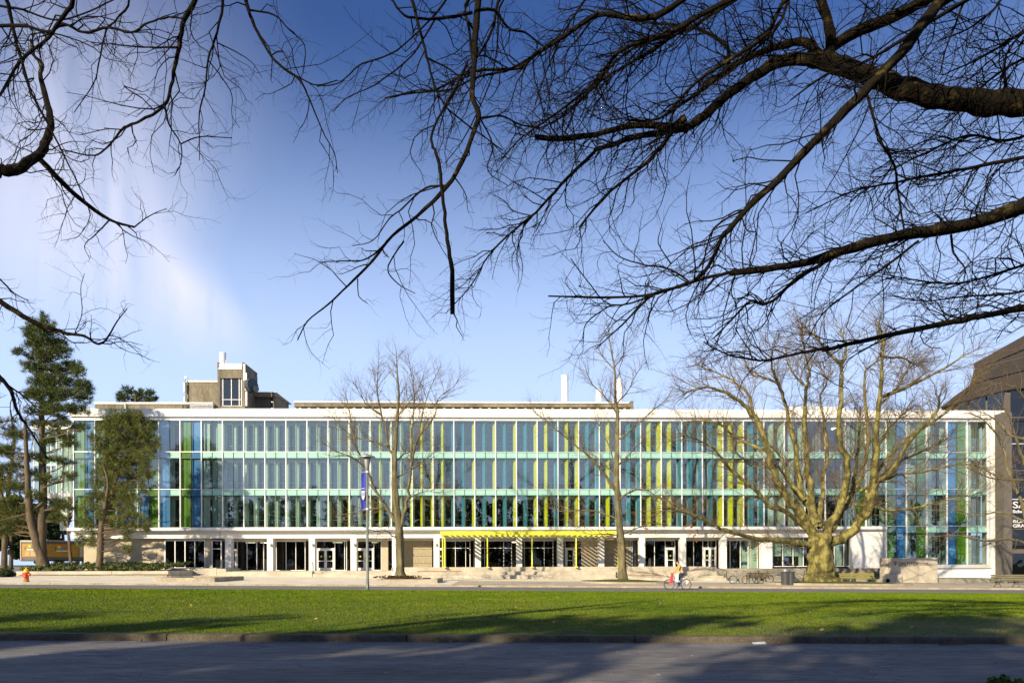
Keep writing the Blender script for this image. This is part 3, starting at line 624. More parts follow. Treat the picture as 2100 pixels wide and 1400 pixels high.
st.box(xa, XU(452, yt), yt, yt+4, za, zd+.2); st.box(XU(497, yt), xb, yt, yt+4, za, zd+.2); st.box(XU(452, yt), XU(497, yt), yt+.05, yt+4, za, zb_); st.box(XU(452, yt), XU(497, yt), yt+.02, yt+4, zc_, zd)
tower = st.build('stair_tower', mt_concdark, bld)
MB().box(XU(449.5, yt), XU(497.5, yt), yt-.05, yt+4, zd+.003, ze).build('roof_cap', mt_white, tower)
for u in (447, 498): MB().box(XU(u, yt), XU(u+4, yt), yt-.1, yt+4.1, zd+.21, ze+.12).build('roof_upstand', mt_concdark, tower)
win = MB().box(XU(452, yt), XU(497, yt), yt+.3, yt+.33, zb_, zc_).build('window', mt_tintglass, tower)
for u in (452.7, 456.5, 474, 490, 494.5): MB().box(XU(u, yt)-.035, XU(u, yt)+.035, yt+.2, yt+.29, zb_, zc_).build('window_frame', mt_whiteframe, win)
for v in (818, 831): MB().box(XU(452, yt), XU(497, yt), yt+.22, yt+.28, ZV(v, yt, 475)-.03, ZV(v, yt, 475)+.03).build('window_frame', mt_whiteframe, win)
MB().box(XU(452, yt), XU(497, yt), yt+3.0, yt+3.1, zb_, zc_).build('stair_wall', mt_room, tower)
def stack(u0, u1, v0, Y, par, mat=mt_white):
    a, b = XU(u0, Y), XU(u1, Y); r = (b-a)/2; z1 = ZV(v0, Y, u0)
    MB().lathe([(r, 16.5), (r, z1-.12), (r*1.06, z1-.1), (r*1.06, z1), (r*.85, z1), (r*.8, z1-.5)], ((a+b)/2, Y, 0), 18).build('exhaust_stack', mat, par, smooth=False)
stack(452, 464.5, 723.5, 79, bld); stack(464, 466, 738, 78.6, bld, mt_alu)
stack(1152, 1166.5, 770, 80, bld); stack(1223, 1236, 800, 80, bld); stack(1265.5, 1278, 777, 80, bld)
# antennas and dishes
for u, v0, v1 in ((378, 785, 803), (379, 813, 824)): rblock('antenna_panel', u-1.2, u+1.2, v0, v1, 77.6, .12, mt_whiteframe, tw)
a = P(381.5, 773, 77.7); MB().tube([(a.x, 77.7, ZV(824, 77.7)), (a.x, 77.7, a.z)], .05, 6).build('antenna_mast', mt_galv, tw); rblock('antenna_head', 379.5, 384, 771.5, 776, 77.6, .2, mt_whiteframe, tw)
for u, v0, v1 in ((502, 746, 780), (505, 764, 800), (506, 802, 832)): rblock('antenna_panel', u-1.8, u+1.8, v0, v1, 75.2, .15, mt_galv, tower)
mt_dish = M('dark_dish', (.06,.075,.08), .5, .1, 3)
c0, c1 = P(508, 793, 75.4), P(520, 790, 75.0); MB().tube([c0, c0.lerp(c1, .4), c0.lerp(c1, .42), c1], [.25, .55, .78, .78], 18).build('dish_antenna', mt_dish, tower, smooth=False)
c0, c1 = P(522, 800, 75.4), P(526, 797, 74.9); MB().tube([c0, c1], [.1, .34], 14).build('dish_antenna', mt_dish, tower)
MB().tube([P(503, 797, 75.3), P(524, 797, 75.3)], .06, 6).build('dish_arm', mt_galv, tower)
vb = rblock('vent_house', 505, 566, 805, 842, 79, 5, mt_concdark, bld, 16.5)
rblock('vent_canopy', 517, 567, 804, 813, 78.2, .8, mt_concdark, vb); rblock('roof_cap', 516, 567.5, 803.2, 804, 78.1, 6, mt_white, vb)
rblock('vent_recess', 512, 556, 815, 842, 78.7, .25, mt_roomdark, vb, 16.6); rblock('side_fin', 561, 566, 813.5, 842, 78.3, .6, mt_concdark, vb, 16.6)
for v in (823, 836): rblock('vent_shelf', 557, 563, v, v+1.6, 78.2, .3, mt_white, vb)
# long roof house with ribs under its concrete band
lr = rblock('roof_house', 606, 1294, 834.2, 842, 76.4, 9, mt_room, bld, 16.5)
rblock('roof_band', 604, 1294, 826, 834, 75.6, 9.6, mt_concdark, lr); rblock('roof_cap', 603.5, 1290, 823, 826, 75.5, 9.8, mt_white, lr)
rblock('roof_end', 1294.3, 1300, 822, 842, 75.4, 10, mt_concdark, lr, 16.5)
for i in range(37): u = 616+i*18.5; rblock('roof_rib', u-2.6, u+2.6, 834.4, 842, 75.75, .62, mt_conclight, lr, 16.6)
rblock('roof_house', 1618, 1735, 834, 842, 78, 6, mt_white, bld, 16.5)
rblock('roof_vent', 1650, 1672, 829, 842, 77, 2, mt_alu, bld, 16.5)

# ------------------------------------------------------------------ set-back left wing of the building
yw = 77.0
xw0, xw1 = XU(71, yw), BX+1.2
wing = thing('glass_wing', 'set back glass wing on white soffit at the left end, behind the pines', 'building', ((xw0+xw1)/2, yw, 8))
MB().box(xw0-.2, xw1, yw-.3, yw+8, 16.6, 17.2).build('parapet', mt_white, wing)
MB().box(xw0-.2, xw1, yw-.3, yw+8, 8.95, 9.5).build('soffit', mt_white, wing)
for i, u in enumerate((71, 89, 106, 117, 128, 140)):
    x = XU(u, yw); x2 = XU((89, 106, 117, 128, 140, 152)[i], yw)
    MB().box(x-.04, x+.04, yw-.08, yw+.08, 9.5, 16.6).build('mullion', mt_whiteframe, wing)
    for z0, z1 in ((9.5, 12.6), (13.2, 16.6)):
        MB().box(x+.04, x2-.04, yw-.01, yw+.01, z0+.03, z1-.03).build('glass_pane', mt_outer, wing)
        if i % 2: MB().box(x+.1, x2-.1, yw+.5, yw+.55, z0+.05, z1-.05).build('back_panel', mt_teal, wing)
    MB().box(x+.04, x2-.04, yw-.01, yw+.03, 12.63, 13.17).build('spandrel_panel', mt_mint, wing)
MB().box(xw0, xw1, yw-.05, yw+.07, 12.6, 12.66).build('transom', mt_alu, wing); MB().box(xw0, xw1, yw-.05, yw+.07, 13.14, 13.2).build('transom', mt_alu, wing)
MB().box(xw0+.1, xw1, yw+3.5, yw+3.7, 9.5, 16.6).build('room_wall', mt_teal, wing)
MB().box(xw0, xw0+.03, yw+.1, yw+8, 9.52, 16.58).build('side_pane', mt_outer, wing)
MB().box(XU(137, yw), XU(153, yw), yw-1.2, yw-1.17, 5.3, 8.94).build('side_pane', mt_teal, wing)

# ------------------------------------------------------------------ neighbouring building at the right edge
mt_brown = M('brown_metal_roof', (.055,.044,.036), .6, .15, 1.5, stretch=(6,.3,.3))
mt_greyclad = M('grey_brown_cladding', (.12,.108,.095), .6, .12, 1)
mt_darkglass = glass('dark_curtain_glass', (.10,.12,.13), 1.7, .006)
nb = thing('neighbouring_building', 'dark grey glass building with sloping brown roof at the right edge', 'building', (XU(2120, 68), 68, -.6))
yn = 67.6; xn = XU(2059, yn)
MB().box(xn, xn+.85, yn, yn+1.2, -1.2, ZV(845, yn, 2060)).build('corner_pier', mt_greyclad, nb)
MB().box(xn+.86, xn+16, yn+.9, yn+1.0, -1.2, ZV(800, yn, 2080)).build('spandrel_wall', mt_greyclad, nb)
for i in range(8):
    for v0, v1 in ((800, 862), (864, 908), (911, 963), (966, 1022), (1025, 1083), (1086, 1118), (1134, 1180)):
        x0 = xn+.9+i*1.7; MB().box(x0, x0+1.62, yn+.2, yn+.23, ZV(v1, yn, 2080), ZV(v0, yn, 2080)).build('glass_pane', mt_darkglass, nb)
for v in (855, 909, 964, 1023, 1084): MB().box(xn+.86, xn+16, yn+.12, yn+.26, ZV(v, yn, 2080)-.05, ZV(v, yn, 2080)+.05).build('transom', mt_alu if v in (909, 1023) else mt_greyclad, nb)
mt_sign = M('white_sign_letter', (.6,.6,.6), .5, 0, 1)
for s, v, h in (('SAUDER', 1041, .92), ('School of Business', 1051, .42), ('ROBERT H. LEE', 1071.5, .44), ('GRADUATE SCHOOL', 1080.5, .44)):
    q = P(2077, v, yn+.1); text('sign_lettering', s, (q.x, yn+.1, q.z), h, mt_sign, nb, .02, bold=.015, sxx=1.4)
# roof: stepped clerestory and brown sloping planes
yq = 74.0
def slab3(name, pix, Y, dep, mat):
    pts = [P(u, v, Y) for u, v in pix]; MB().hexa([p for p in pts], [(p.x+dep*.80, p.y+dep, p.z) for p in pts]).build(name, mat, nb)
slab3('roof_plane', [(1997, 746), (2000, 757), (2140, 700), (2300, 700), (2300, 590), (2110, 683)], yq, 12, mt_brown)
slab3('roof_skirt', [(1999, 758), (1990, 790), (1958, 812), (1930, 835), (2062, 800), (2300, 770), (2300, 701), (2141, 701)], yq+.2, 10, mt_brown)
for i in range(7): v = 757+i*4; slab3('roof_louvre', [(2001, v), (2001, v+1.2), (2160, v-38.8), (2160, v-40)], yq-.1, .15, mt_greyclad)
slab3('clerestory_wall', [(1934, 836), (1934, 848), (2062, 848), (2062, 803)], yq+1, .2, mt_roomdark)
for u0, u1 in ((1965, 1986), (1990, 2022), (2026, 2060)):
    slab3('clerestory_pane', [(u0, 850), (u1, 850), (u1, 802-(u1-2060)*.26), (u0, 802-(u0-2060)*.26)], yq+.6, .05, mt_tintglass)
# ================================================================== TREES
def tubes(name, polys, mat, parent, sides=4, lobe=0.0):
    """polys: list of (points, radii); all tubes become one mesh"""
    by = {}
    for p, r in polys: by.setdefault(len(p), []).append((p, r))
    VV, QQ, base_ = [], [], 0
    for k, lst in by.items():
        A = np.array([[tuple(q) for q in p] for p, _ in lst], np.float64); Rr = np.array([r for _, r in lst], np.float64)
        T = np.empty_like(A); T[:, 1:-1] = A[:, 2:]-A[:, :-2]; T[:, 0] = A[:, 1]-A[:, 0]; T[:, -1] = A[:, -1]-A[:, -2]
        T /= np.linalg.norm(T, axis=2, keepdims=True)+1e-9
        D = A[:, -1]-A[:, 0]; ax = np.argmin(np.abs(D), axis=1); ref = np.eye(3)[ax][:, None, :]
        a = np.cross(T, ref); a /= np.linalg.norm(a, axis=2, keepdims=True)+1e-9; c = np.cross(T, a)
        th = np.arange(sides)*2*np.pi/sides
        if lobe:
            hgt_ = np.cumsum(np.linalg.norm(np.diff(A, axis=1, prepend=A[:, :1]), axis=2), axis=1)[:, :, None]; t3 = th[None, None, :]
            Rl = Rr[:, :, None]*(1+lobe*(.5*np.sin(3*t3+.6*hgt_+1)+.35*np.sin(5*t3-.9*hgt_)+.25*np.sin(8*t3+2.3*hgt_)+.3*np.sin(2*t3+5*hgt_)))
        else: Rl = Rr[:, :, None]*np.ones((1, 1, sides))
        V = A[:, :, None, :] + (a[:, :, None, :]*np.cos(th)[None, None, :, None] + c[:, :, None, :]*np.sin(th)[None, None, :, None])*Rl[..., None]
        m_ = len(lst); i = np.arange(m_)[:, None, None]*k*sides; j = np.arange(k-1)[None, :, None]*sides; s0 = np.arange(sides)[None, None, :]; s1 = (s0+1) % sides
        Q = np.stack([i+j+s0, i+j+s1, i+j+sides+s1, i+j+sides+s0], -1).reshape(-1, 4)+base_
        VV.append(V.reshape(-1, 3)); QQ.append(Q); base_ += V.size//3
    return npmesh(name, np.concatenate(VV), np.concatenate(QQ), mat, parent)
def smooth_path(pts, rad, sub=4, rng=random, wob=0.0):
    """Catmull-Rom through the points, radii interpolated"""
    n = len(pts); P_ = [Vector(p) for p in pts]; out, ro = [], []
    for i in range(n-1):
        p0, p1, p2, p3 = P_[max(i-1, 0)], P_[i], P_[i+1], P_[min(i+2, n-1)]
        for q in range(sub):
            t = q/sub; t2, t3 = t*t, t*t*t
            d1 = (p2-p1).length; m1 = (p2-p0)*(d1/max(d1+(p1-p0).length, 1e-6)); m2 = (p3-p1)*(d1/max(d1+(p3-p2).length, 1e-6))
            v = p1*(2*t3-3*t2+1)+m1*(t3-2*t2+t)+p2*(3*t2-2*t3)+m2*(t3-t2)
            r = rad[i]+(rad[i+1]-rad[i])*t
            if wob and (i or q): v += Vector((rng.gauss(0,1), rng.gauss(0,1), rng.gauss(0,1)))*wob*r
            out.append(v); ro.append(r*(1+rng.uniform(-.08, .08)))
    out.append(P_[-1]); ro.append(rad[-1]); return out, ro
def rvec(rng): return Vector((rng.gauss(0,1), rng.gauss(0,1), rng.gauss(0,1)))
def sprout(path, rads, rng, spec, lvl, out, trop=Vector((0,0,0)), t0=.12, flat=None):
    """side shoots along a path, then shoots on those; spec[lvl]=(per metre, length, spread of length, radius cap, angle, points, curl)"""
    dens, L0, Ls, rcap, ang, npt, curl = spec[lvl]
    tot = sum((b-a).length for a, b in zip(path[:-1], path[1:])); n = dens*tot; n = int(n)+(rng.random() < n-int(n))
    k = len(path)-1
    for q in range(n):
        t = t0+(1-t0)*(q+rng.random())/max(n, 1); f = min(t, .999)*k; i = int(f); p = path[i].lerp(path[i+1], f-i)
        tan = (path[i+1]-path[i]); 
        if tan.length < 1e-6: continue
        tan.normalize(); perp = rvec(rng); perp -= tan*perp.dot(tan)
        if flat: perp += flat*rng.choice((-1, 1))*1.0; perp -= tan*perp.dot(tan)
        if perp.length < 1e-5: continue
        perp.normalize(); a = ang*rng.uniform(.65, 1.35); d = (tan*math.cos(a)+perp*math.sin(a)+trop*.5).normalized()
        L = L0*(1-.45*t)*(1+rng.uniform(-Ls, Ls)); r0 = min(rcap, (rads[i]+(rads[i+1]-rads[i])*(f-i))*.62)
        pts = [p]; dd = d.copy(); step = L/(npt-1)
        for s in range(npt-1):
            dd = (dd+rvec(rng)*curl+trop*.16).normalized(); pts.append(pts[-1]+dd*step)
        rr = [r0*(1-.72*s/(npt-1)) for s in range(npt)]
        out[lvl].append((pts, rr))
        if lvl+1 < len(spec): sprout(pts, rr, rng, spec, lvl+1, out, trop, .15, flat)
def pixpath(pix, Y0, Y1, w0, w1):
    """a limb from photograph points; depth runs from Y0 to Y1, width in pixels from w0 to w1"""
    n = len(pix); ds = [0]
    for a, b in zip(pix[:-1], pix[1:]): ds.append(ds[-1]+math.hypot(b[0]-a[0], b[1]-a[1]))
    pts, rad = [], []
    for (u, v), d in zip(pix, ds):
        t = d/ds[-1]; Y = Y0+(Y1-Y0)*t; pts.append(P(u, v, Y)); rad.append((w0+(w1-w0)*t)*.5*Y/F)
    return pts, rad
mt_bark = M('mossy_bark', (.075,.066,.022), .95, .3, 2.6, bump=1, bscale=7, col2=(.26,.225,.070), c2pos=(.44,.60), stretch=(1,1,.6), fine=.5)
mt_bark2 = M('grey_brown_bark', (.085,.073,.036), .95, .3, 3.2, bump=1, bscale=10, col2=(.23,.20,.11), c2pos=(.35,.7), stretch=(1,1,.4), fine=.2)
mt_twig = M('twig_bark', (.15,.112,.062), .9, .25, 3)
mt_dark = M('silhouette_bark', (.010,.008,.006), .95, .5, 6, bump=.7, bscale=25, fine=.3, spec=.1)  # near-black: the unlit silhouette look of the overhead branches is put into the colour
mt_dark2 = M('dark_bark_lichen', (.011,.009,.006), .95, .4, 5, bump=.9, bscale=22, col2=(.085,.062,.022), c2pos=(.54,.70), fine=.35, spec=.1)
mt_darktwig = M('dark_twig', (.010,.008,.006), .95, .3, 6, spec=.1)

def bare_tree(name, label, base_uv, Y, trunk, limbs, spec, seed, mat, tw_mat, zoom, root_flare=1.35, group=None, trop=Vector((0,0,.25)), depth=.5):
    s, ox, oy = zoom; rng = random.Random(seed); cv_ = lambda pp: [(ox+x/s, oy+y/s) for x, y in pp]
    b = P(*base_uv, Y); t = thing(name, label, 'tree', b, group)
    tp, tw0, tw1 = trunk; pts, rad = pixpath(cv_(tp), Y, Y, tw0/s, tw1/s)
    pts[0].z -= .25; rad[0] *= root_flare
    q, r = smooth_path(pts, rad, 4, rng, .05); tubes('trunk', [(q, r)], mat, t, 28, .2)
    out = [[] for _ in spec]; sprout(q[len(q)//2:], r[len(r)//2:], rng, spec, 0, out, trop)
    for pix, dY, w0, w1 in limbs:
        pts, rad = pixpath(cv_(pix), Y, Y+dY, w0*.88/s, max(w1, 1.2)*.8/s)
        q, r = smooth_path(pts, rad, 4, rng, .34); tubes('limb', [(q, r)], mat, t, 10, .2)
        sprout(q, r, rng, spec, 0, out, trop)
        sprout(q[-5:], r[-5:], rng, spec, 0, out, trop, 0)
    br = tubes('branches', out[0], tw_mat, t, 5); tag(br, kind='stuff')
    for lv in range(1, len(spec)):
        if out[lv]: tag(tubes('twigs', out[lv], tw_mat, t, 3), kind='stuff')
    return t
Za = (2.744, 640, 690)
bare_tree('bare_tree', 'slender leafless tree in the square planter beside the lamp post', (820, 1188), 52,
  ([(500,1368),(497,1300),(492,1150),(490,1080),(472,950),(465,830),(465,700),(472,560),(482,450),(490,330),(482,200),(476,70)], 52, 3),
  [([(488,1090),(520,1000),(545,860),(565,700),(600,570),(690,450),(712,350),(800,280),(840,220)], -2.5, 24, 2),
   ([(563,700),(560,600),(570,450),(580,330),(560,200),(545,100)], 1.5, 12, 2), ([(600,570),(622,450),(650,340),(690,240),(725,170)], 2.5, 10, 2),
   ([(468,1035),(420,960),(350,850),(310,740),(250,620),(220,470),(190,300)], -2, 20, 2), ([(470,700),(430,620),(420,520),(392,430),(370,300),(380,100)], 2, 16, 2),
   ([(392,440),(300,370),(240,250)], -1.5, 9, 2), ([(470,705),(520,660),(560,640),(640,560)], 2, 9, 2), ([(305,740),(230,680),(130,640),(30,570)], -2, 9, 2),
   ([(425,610),(300,580),(200,540),(80,400)], 2, 10, 2), ([(482,1130),(450,1120),(420,1090),(350,1092),(250,1050)], -2, 9, 2), ([(552,900),(650,870),(760,890)], -2, 8, 2),
   ([(462,1000),(400,965),(250,985),(130,1010)], 2, 9, 2), ([(470,800),(560,745),(640,690),(720,620)], 3, 9, 2), ([(480,450),(540,380),(600,300),(640,180)], -2, 8, 2)],
  [(3.2, 2.3, .4, .022, .75, 5, .18), (4.2, .95, .4, .011, .7, 4, .22), (5, .45, .4, .0075, .7, 3, .2)], 5, mt_bark2, mt_twig, Za)
Zb = (3.5, 1080, 820)
bare_tree('bare_tree', 'tall slender leafless tree on the mossy island behind the cyclist', (1275, 1191), 54,
  ([(692,1303),(688,1200),(685,1090),(672,950),(655,720),(645,560),(652,350),(657,100),(640,0),(636,-210),(600,-420),(590,-560)], 60, 3),
  [([(640,650),(560,530),(470,430),(350,320),(250,240),(130,140),(20,60)], -3, 26, 3), ([(632,445),(590,320),(545,230),(500,130)], 2, 13, 3),
   ([(660,470),(700,430),(800,330),(860,270)], 2.5, 12, 3), ([(670,280),(760,210),(840,140),(900,80),(990,10),(1050,-80)], -2, 16, 3),
   ([(665,720),(720,670),(850,640),(930,690),(1050,740),(1200,810)], -3, 17, 3), ([(642,850),(520,800),(400,790),(280,800),(150,770)], 2, 13, 3),
   ([(690,965),(800,915),(900,880),(1010,900)], 2.5, 12, 3), ([(680,970),(560,960),(450,962),(370,940)], -2.5, 12, 3), ([(655,1000),(540,1000),(450,1030),(400,1080)], 2, 10, 3),
   ([(655,100),(560,-30),(470,-120),(420,-250)], -2, 13, 3), ([(650,30),(740,-80),(800,-200),(880,-300)], 2, 12, 3), ([(636,-210),(540,-330),(500,-420)], 2, 10, 2), ([(630,-230),(700,-330),(730,-450)], -2, 9, 2), ([(645,560),(520,420),(400,360)], 3, 10, 2)],
  [(2.9, 2.4, .4, .022, .7, 5, .18), (4, .95, .4, .011, .7, 4, .22), (5, .45, .4, .0075, .7, 3, .2)], 8, mt_bark2, mt_twig, Zb)
Zc = (2.295, 1400, 620)
r6 = lambda pp: [(((1740+x/2.544)-1400)*2.295, ((680+y/2.544)-620)*2.295) for x, y in pp]
beech = bare_tree('old_beech_tree', 'massive mossy leafless tree with many spreading limbs behind the litter bins', (1683, 1191), 52,
  ([(650,1312),(648,1290),(645,1220),(645,1150),(650,1085)], 118, 96),
  [([(628,1128),(600,1138),(480,1120),(350,1110),(200,1070),(120,1030),(60,1005),(0,985),(-90,960)], -7, 34, 5), ([(625,1100),(540,985),(470,900),(430,800),(400,700),(340,540),(290,480),(180,415),(100,400),(0,432)], -3, 54, 6),
   ([(610,1090),(480,980),(400,950),(340,880),(240,800),(150,690),(60,640),(-20,615)], -6, 30, 5), ([(625,1060),(560,900),(540,760),(515,600),(480,470),(455,390),(380,350),(330,340),(290,260)], 3, 40, 6),
   ([(575,930),(500,830),(480,760),(420,680),(330,640),(240,630)], 4, 20, 4), ([(635,1040),(600,860),(580,680),(575,560),(585,400),(597,330),(570,200),(560,120)], 5, 40, 6),
   ([(645,1060),(662,850),(682,700),(667,560),(650,440),(682,370),(640,280)], 6, 28, 5), ([(680,1090),(760,920),(775,760),(740,660),(740,500),(748,300),(680,230),(640,170),(560,100)], -3, 46, 6),
   ([(748,300),(770,220),(745,120)], 2, 18, 5), ([(690,1080),(790,900),(820,760),(832,620),(838,490)], 6, 28, 8), ([(700,1075),(800,900),(850,780),(875,620),(860,330),(920,270),(960,180)], 4, 30, 6),
   ([(680,1135),(800,1085),(860,1000),(900,880),(905,700),(930,480),(942,300),(946,200),(920,90)], -4, 56, 7), (r6([(75,960),(130,800),(240,720),(330,560),(470,400),(475,330)]), -5, 38, 8),
   (r6([(160,720),(300,560),(500,430),(600,340),(690,200)]), 2, 20, 4), (r6([(180,340),(300,290),(470,210),(620,120),(700,80)]), -4, 20, 4), (r6([(175,130),(290,135),(340,165),(400,150)]), 4, 14, 4),
   (r6([(60,830),(250,750),(440,720),(620,690),(800,760)]), -4, 17, 4), (r6([(30,900),(260,930),(500,880),(700,840)]), -7, 16, 4), (r6([(60,820),(0,840),(-60,870),(-120,850)]), 5, 14, 4),
   ([(400,700),(300,660),(230,620),(150,560),(20,560)], 4, 20, 4), ([(340,540),(300,420),(200,350),(60,290)], 4, 18, 4), ([(455,390),(420,280),(440,180)], -3, 14, 4), ([(585,400),(520,330),(480,240)], 4, 14, 4),
   ([(870,900),(1000,760),(1130,700),(1250,640)], 5, 22, 4), ([(905,700),(1000,560),(1100,480)], 6, 18, 4), ([(930,480),(1010,400),(1090,260)], 5, 15, 4), ([(640,1020),(520,880),(430,760),(330,770),(250,700)], 7, 20, 4)],
  [(2.7, 3.3, .4, .030, .72, 5, .19), (3.4, 1.3, .4, .013, .72, 4, .22), (4.6, .55, .4, .0075, .7, 3, .2)], 13, mt_bark, mt_twig, Zc, 1.6)
# a tree just outside the right edge whose limbs reach into view
bare_tree('bare_tree', 'leafless tree at the right edge reaching across the dark building', (2150, 1190), 50,
  ([(1730,1310),(1725,1150),(1715,1000),(1712,850),(1720,500),(1725,250)], 70, 12),
  [([(1712,860),(1640,800),(1590,700),(1540,540),(1500,480)], -2, 26, 4), (r6([(960,1140),(900,880),(840,740),(810,600),(720,470),(630,420)]), 3, 24, 4), (r6([(960,1110),(830,1080),(700,1090),(560,1060),(430,1070)]), -3, 15, 3),
   (r6([(960,1010),(800,940),(650,960),(540,900)]), 3, 14, 3), (r6([(980,780),(850,770),(740,760),(600,700)]), -3, 14, 3), (r6([(960,560),(850,540),(760,450),(640,400)]), 2, 14, 3), (r6([(960,400),(880,300),(800,270),(700,300)]), -2, 12, 3)],
  [(1.9, 2.4, .4, .022, .7, 5, .16), (2.4, .95, .4, .010, .7, 4, .2), (2.6, .42, .4, .006, .7, 3, .2)], 21, mt_bark2, mt_twig, Zc)
# dead brown leaves still hanging near the cyclist
mt_deadleaf = M('dead_leaf', (.36,.14,.03), .8, .3, 20)
def leafcloud(name, centres, rad, n, size, mat, parent=None, rng=random, squash=1.0, up_bias=.3):
    V, Q = [], []
    for c, r in zip(centres, rad):
        for _ in range(n):
            d = rvec(rng).normalized(); p = Vector(c)+Vector((d.x, d.y, d.z*squash))*r*(rng.random()**.45)
            nrm = (rvec(rng)*.8+d*.6+Vector((0,0,up_bias))).normalized(); a = nrm.orthogonal().normalized(); a = (a*math.cos(th := rng.random()*6.28)+nrm.cross(a)*math.sin(th)); b = nrm.cross(a)
            s = size*rng.uniform(.6, 1.3); i = len(V); V += [tuple(p-a*s*.5), tuple(p+b*s*.32), tuple(p+a*s*.6), tuple(p-b*s*.32)]; Q.append((i, i+1, i+2, i+3))
    return npmesh(name, V, Q, mat, parent, False)
o = leafcloud('hanging_leaves', [P(u, v, 50) for u, v in ((1325,1083),(1331,1072),(1418,1092),(1424,1098),(1432,1090),(1426,1106),(1418,1078),(1199,1135),(1290,1092),(1284,1077))], [.16]*10, 5, .2, mt_deadleaf)
tag(o, 'few brown dead leaves hanging from thin twigs above the cyclist', 'leaves', kind='stuff')
# ------------------------------------------------------------------ dark branches over the camera
z1 = lambda pp: [(x/1.944, y/1.944) for x, y in pp]
z2 = lambda pp: [(560+x/1.944, y/1.944) for x, y in pp]
z3 = lambda pp: [(1100+x/1.944, y/1.944) for x, y in pp]
z4 = lambda pp: [(1500+x/1.945, y/1.945) for x, y in pp]
oz = lambda w_: w_/1.944
def overhead(label, base, trunk_top, limbs, spec, seed, r_base):
    rng = random.Random(seed); t = thing('overhanging_tree', label, 'tree', base)
    b = Vector(base); tt = Vector(trunk_top)
    q, r = smooth_path([b-Vector((0,0,.3)), b.lerp(tt, .2)+Vector((.08,.05,0)), b.lerp(tt, .6)-Vector((.1,0,0)), tt], [r_base*1.4, r_base, r_base*.75, r_base*.35], 4, rng, .05)
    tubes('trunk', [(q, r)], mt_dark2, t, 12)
    out = [[] for _ in spec]
    for it in limbs:
        pix, Y0, Y1, w0, w1 = it[:5]; root = it[5] if len(it) > 5 else None; dens = it[6] if len(it) > 6 else 1.0
        pts, rad = pixpath(pix, Y0, Y1, oz(w0), oz(w1))
        if root: pts = [Vector(root)]+pts; rad = [rad[0]*1.15]+rad
        q, r = smooth_path(pts, rad, 4, rng, .09 if w0 > 18 else .2)
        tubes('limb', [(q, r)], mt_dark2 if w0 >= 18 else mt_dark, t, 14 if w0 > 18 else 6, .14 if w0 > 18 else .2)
        k = 4 if root else 0
        sp = [(s[0]*dens, *s[1:]) if i == 0 else s for i, s in enumerate(spec)]
        sprout(q[k:], r[k:], rng, sp, 0, out, Vector((-.15, 0, -.05)), .05)
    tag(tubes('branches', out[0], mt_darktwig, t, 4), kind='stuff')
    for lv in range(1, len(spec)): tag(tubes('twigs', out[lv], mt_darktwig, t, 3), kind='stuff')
    return t
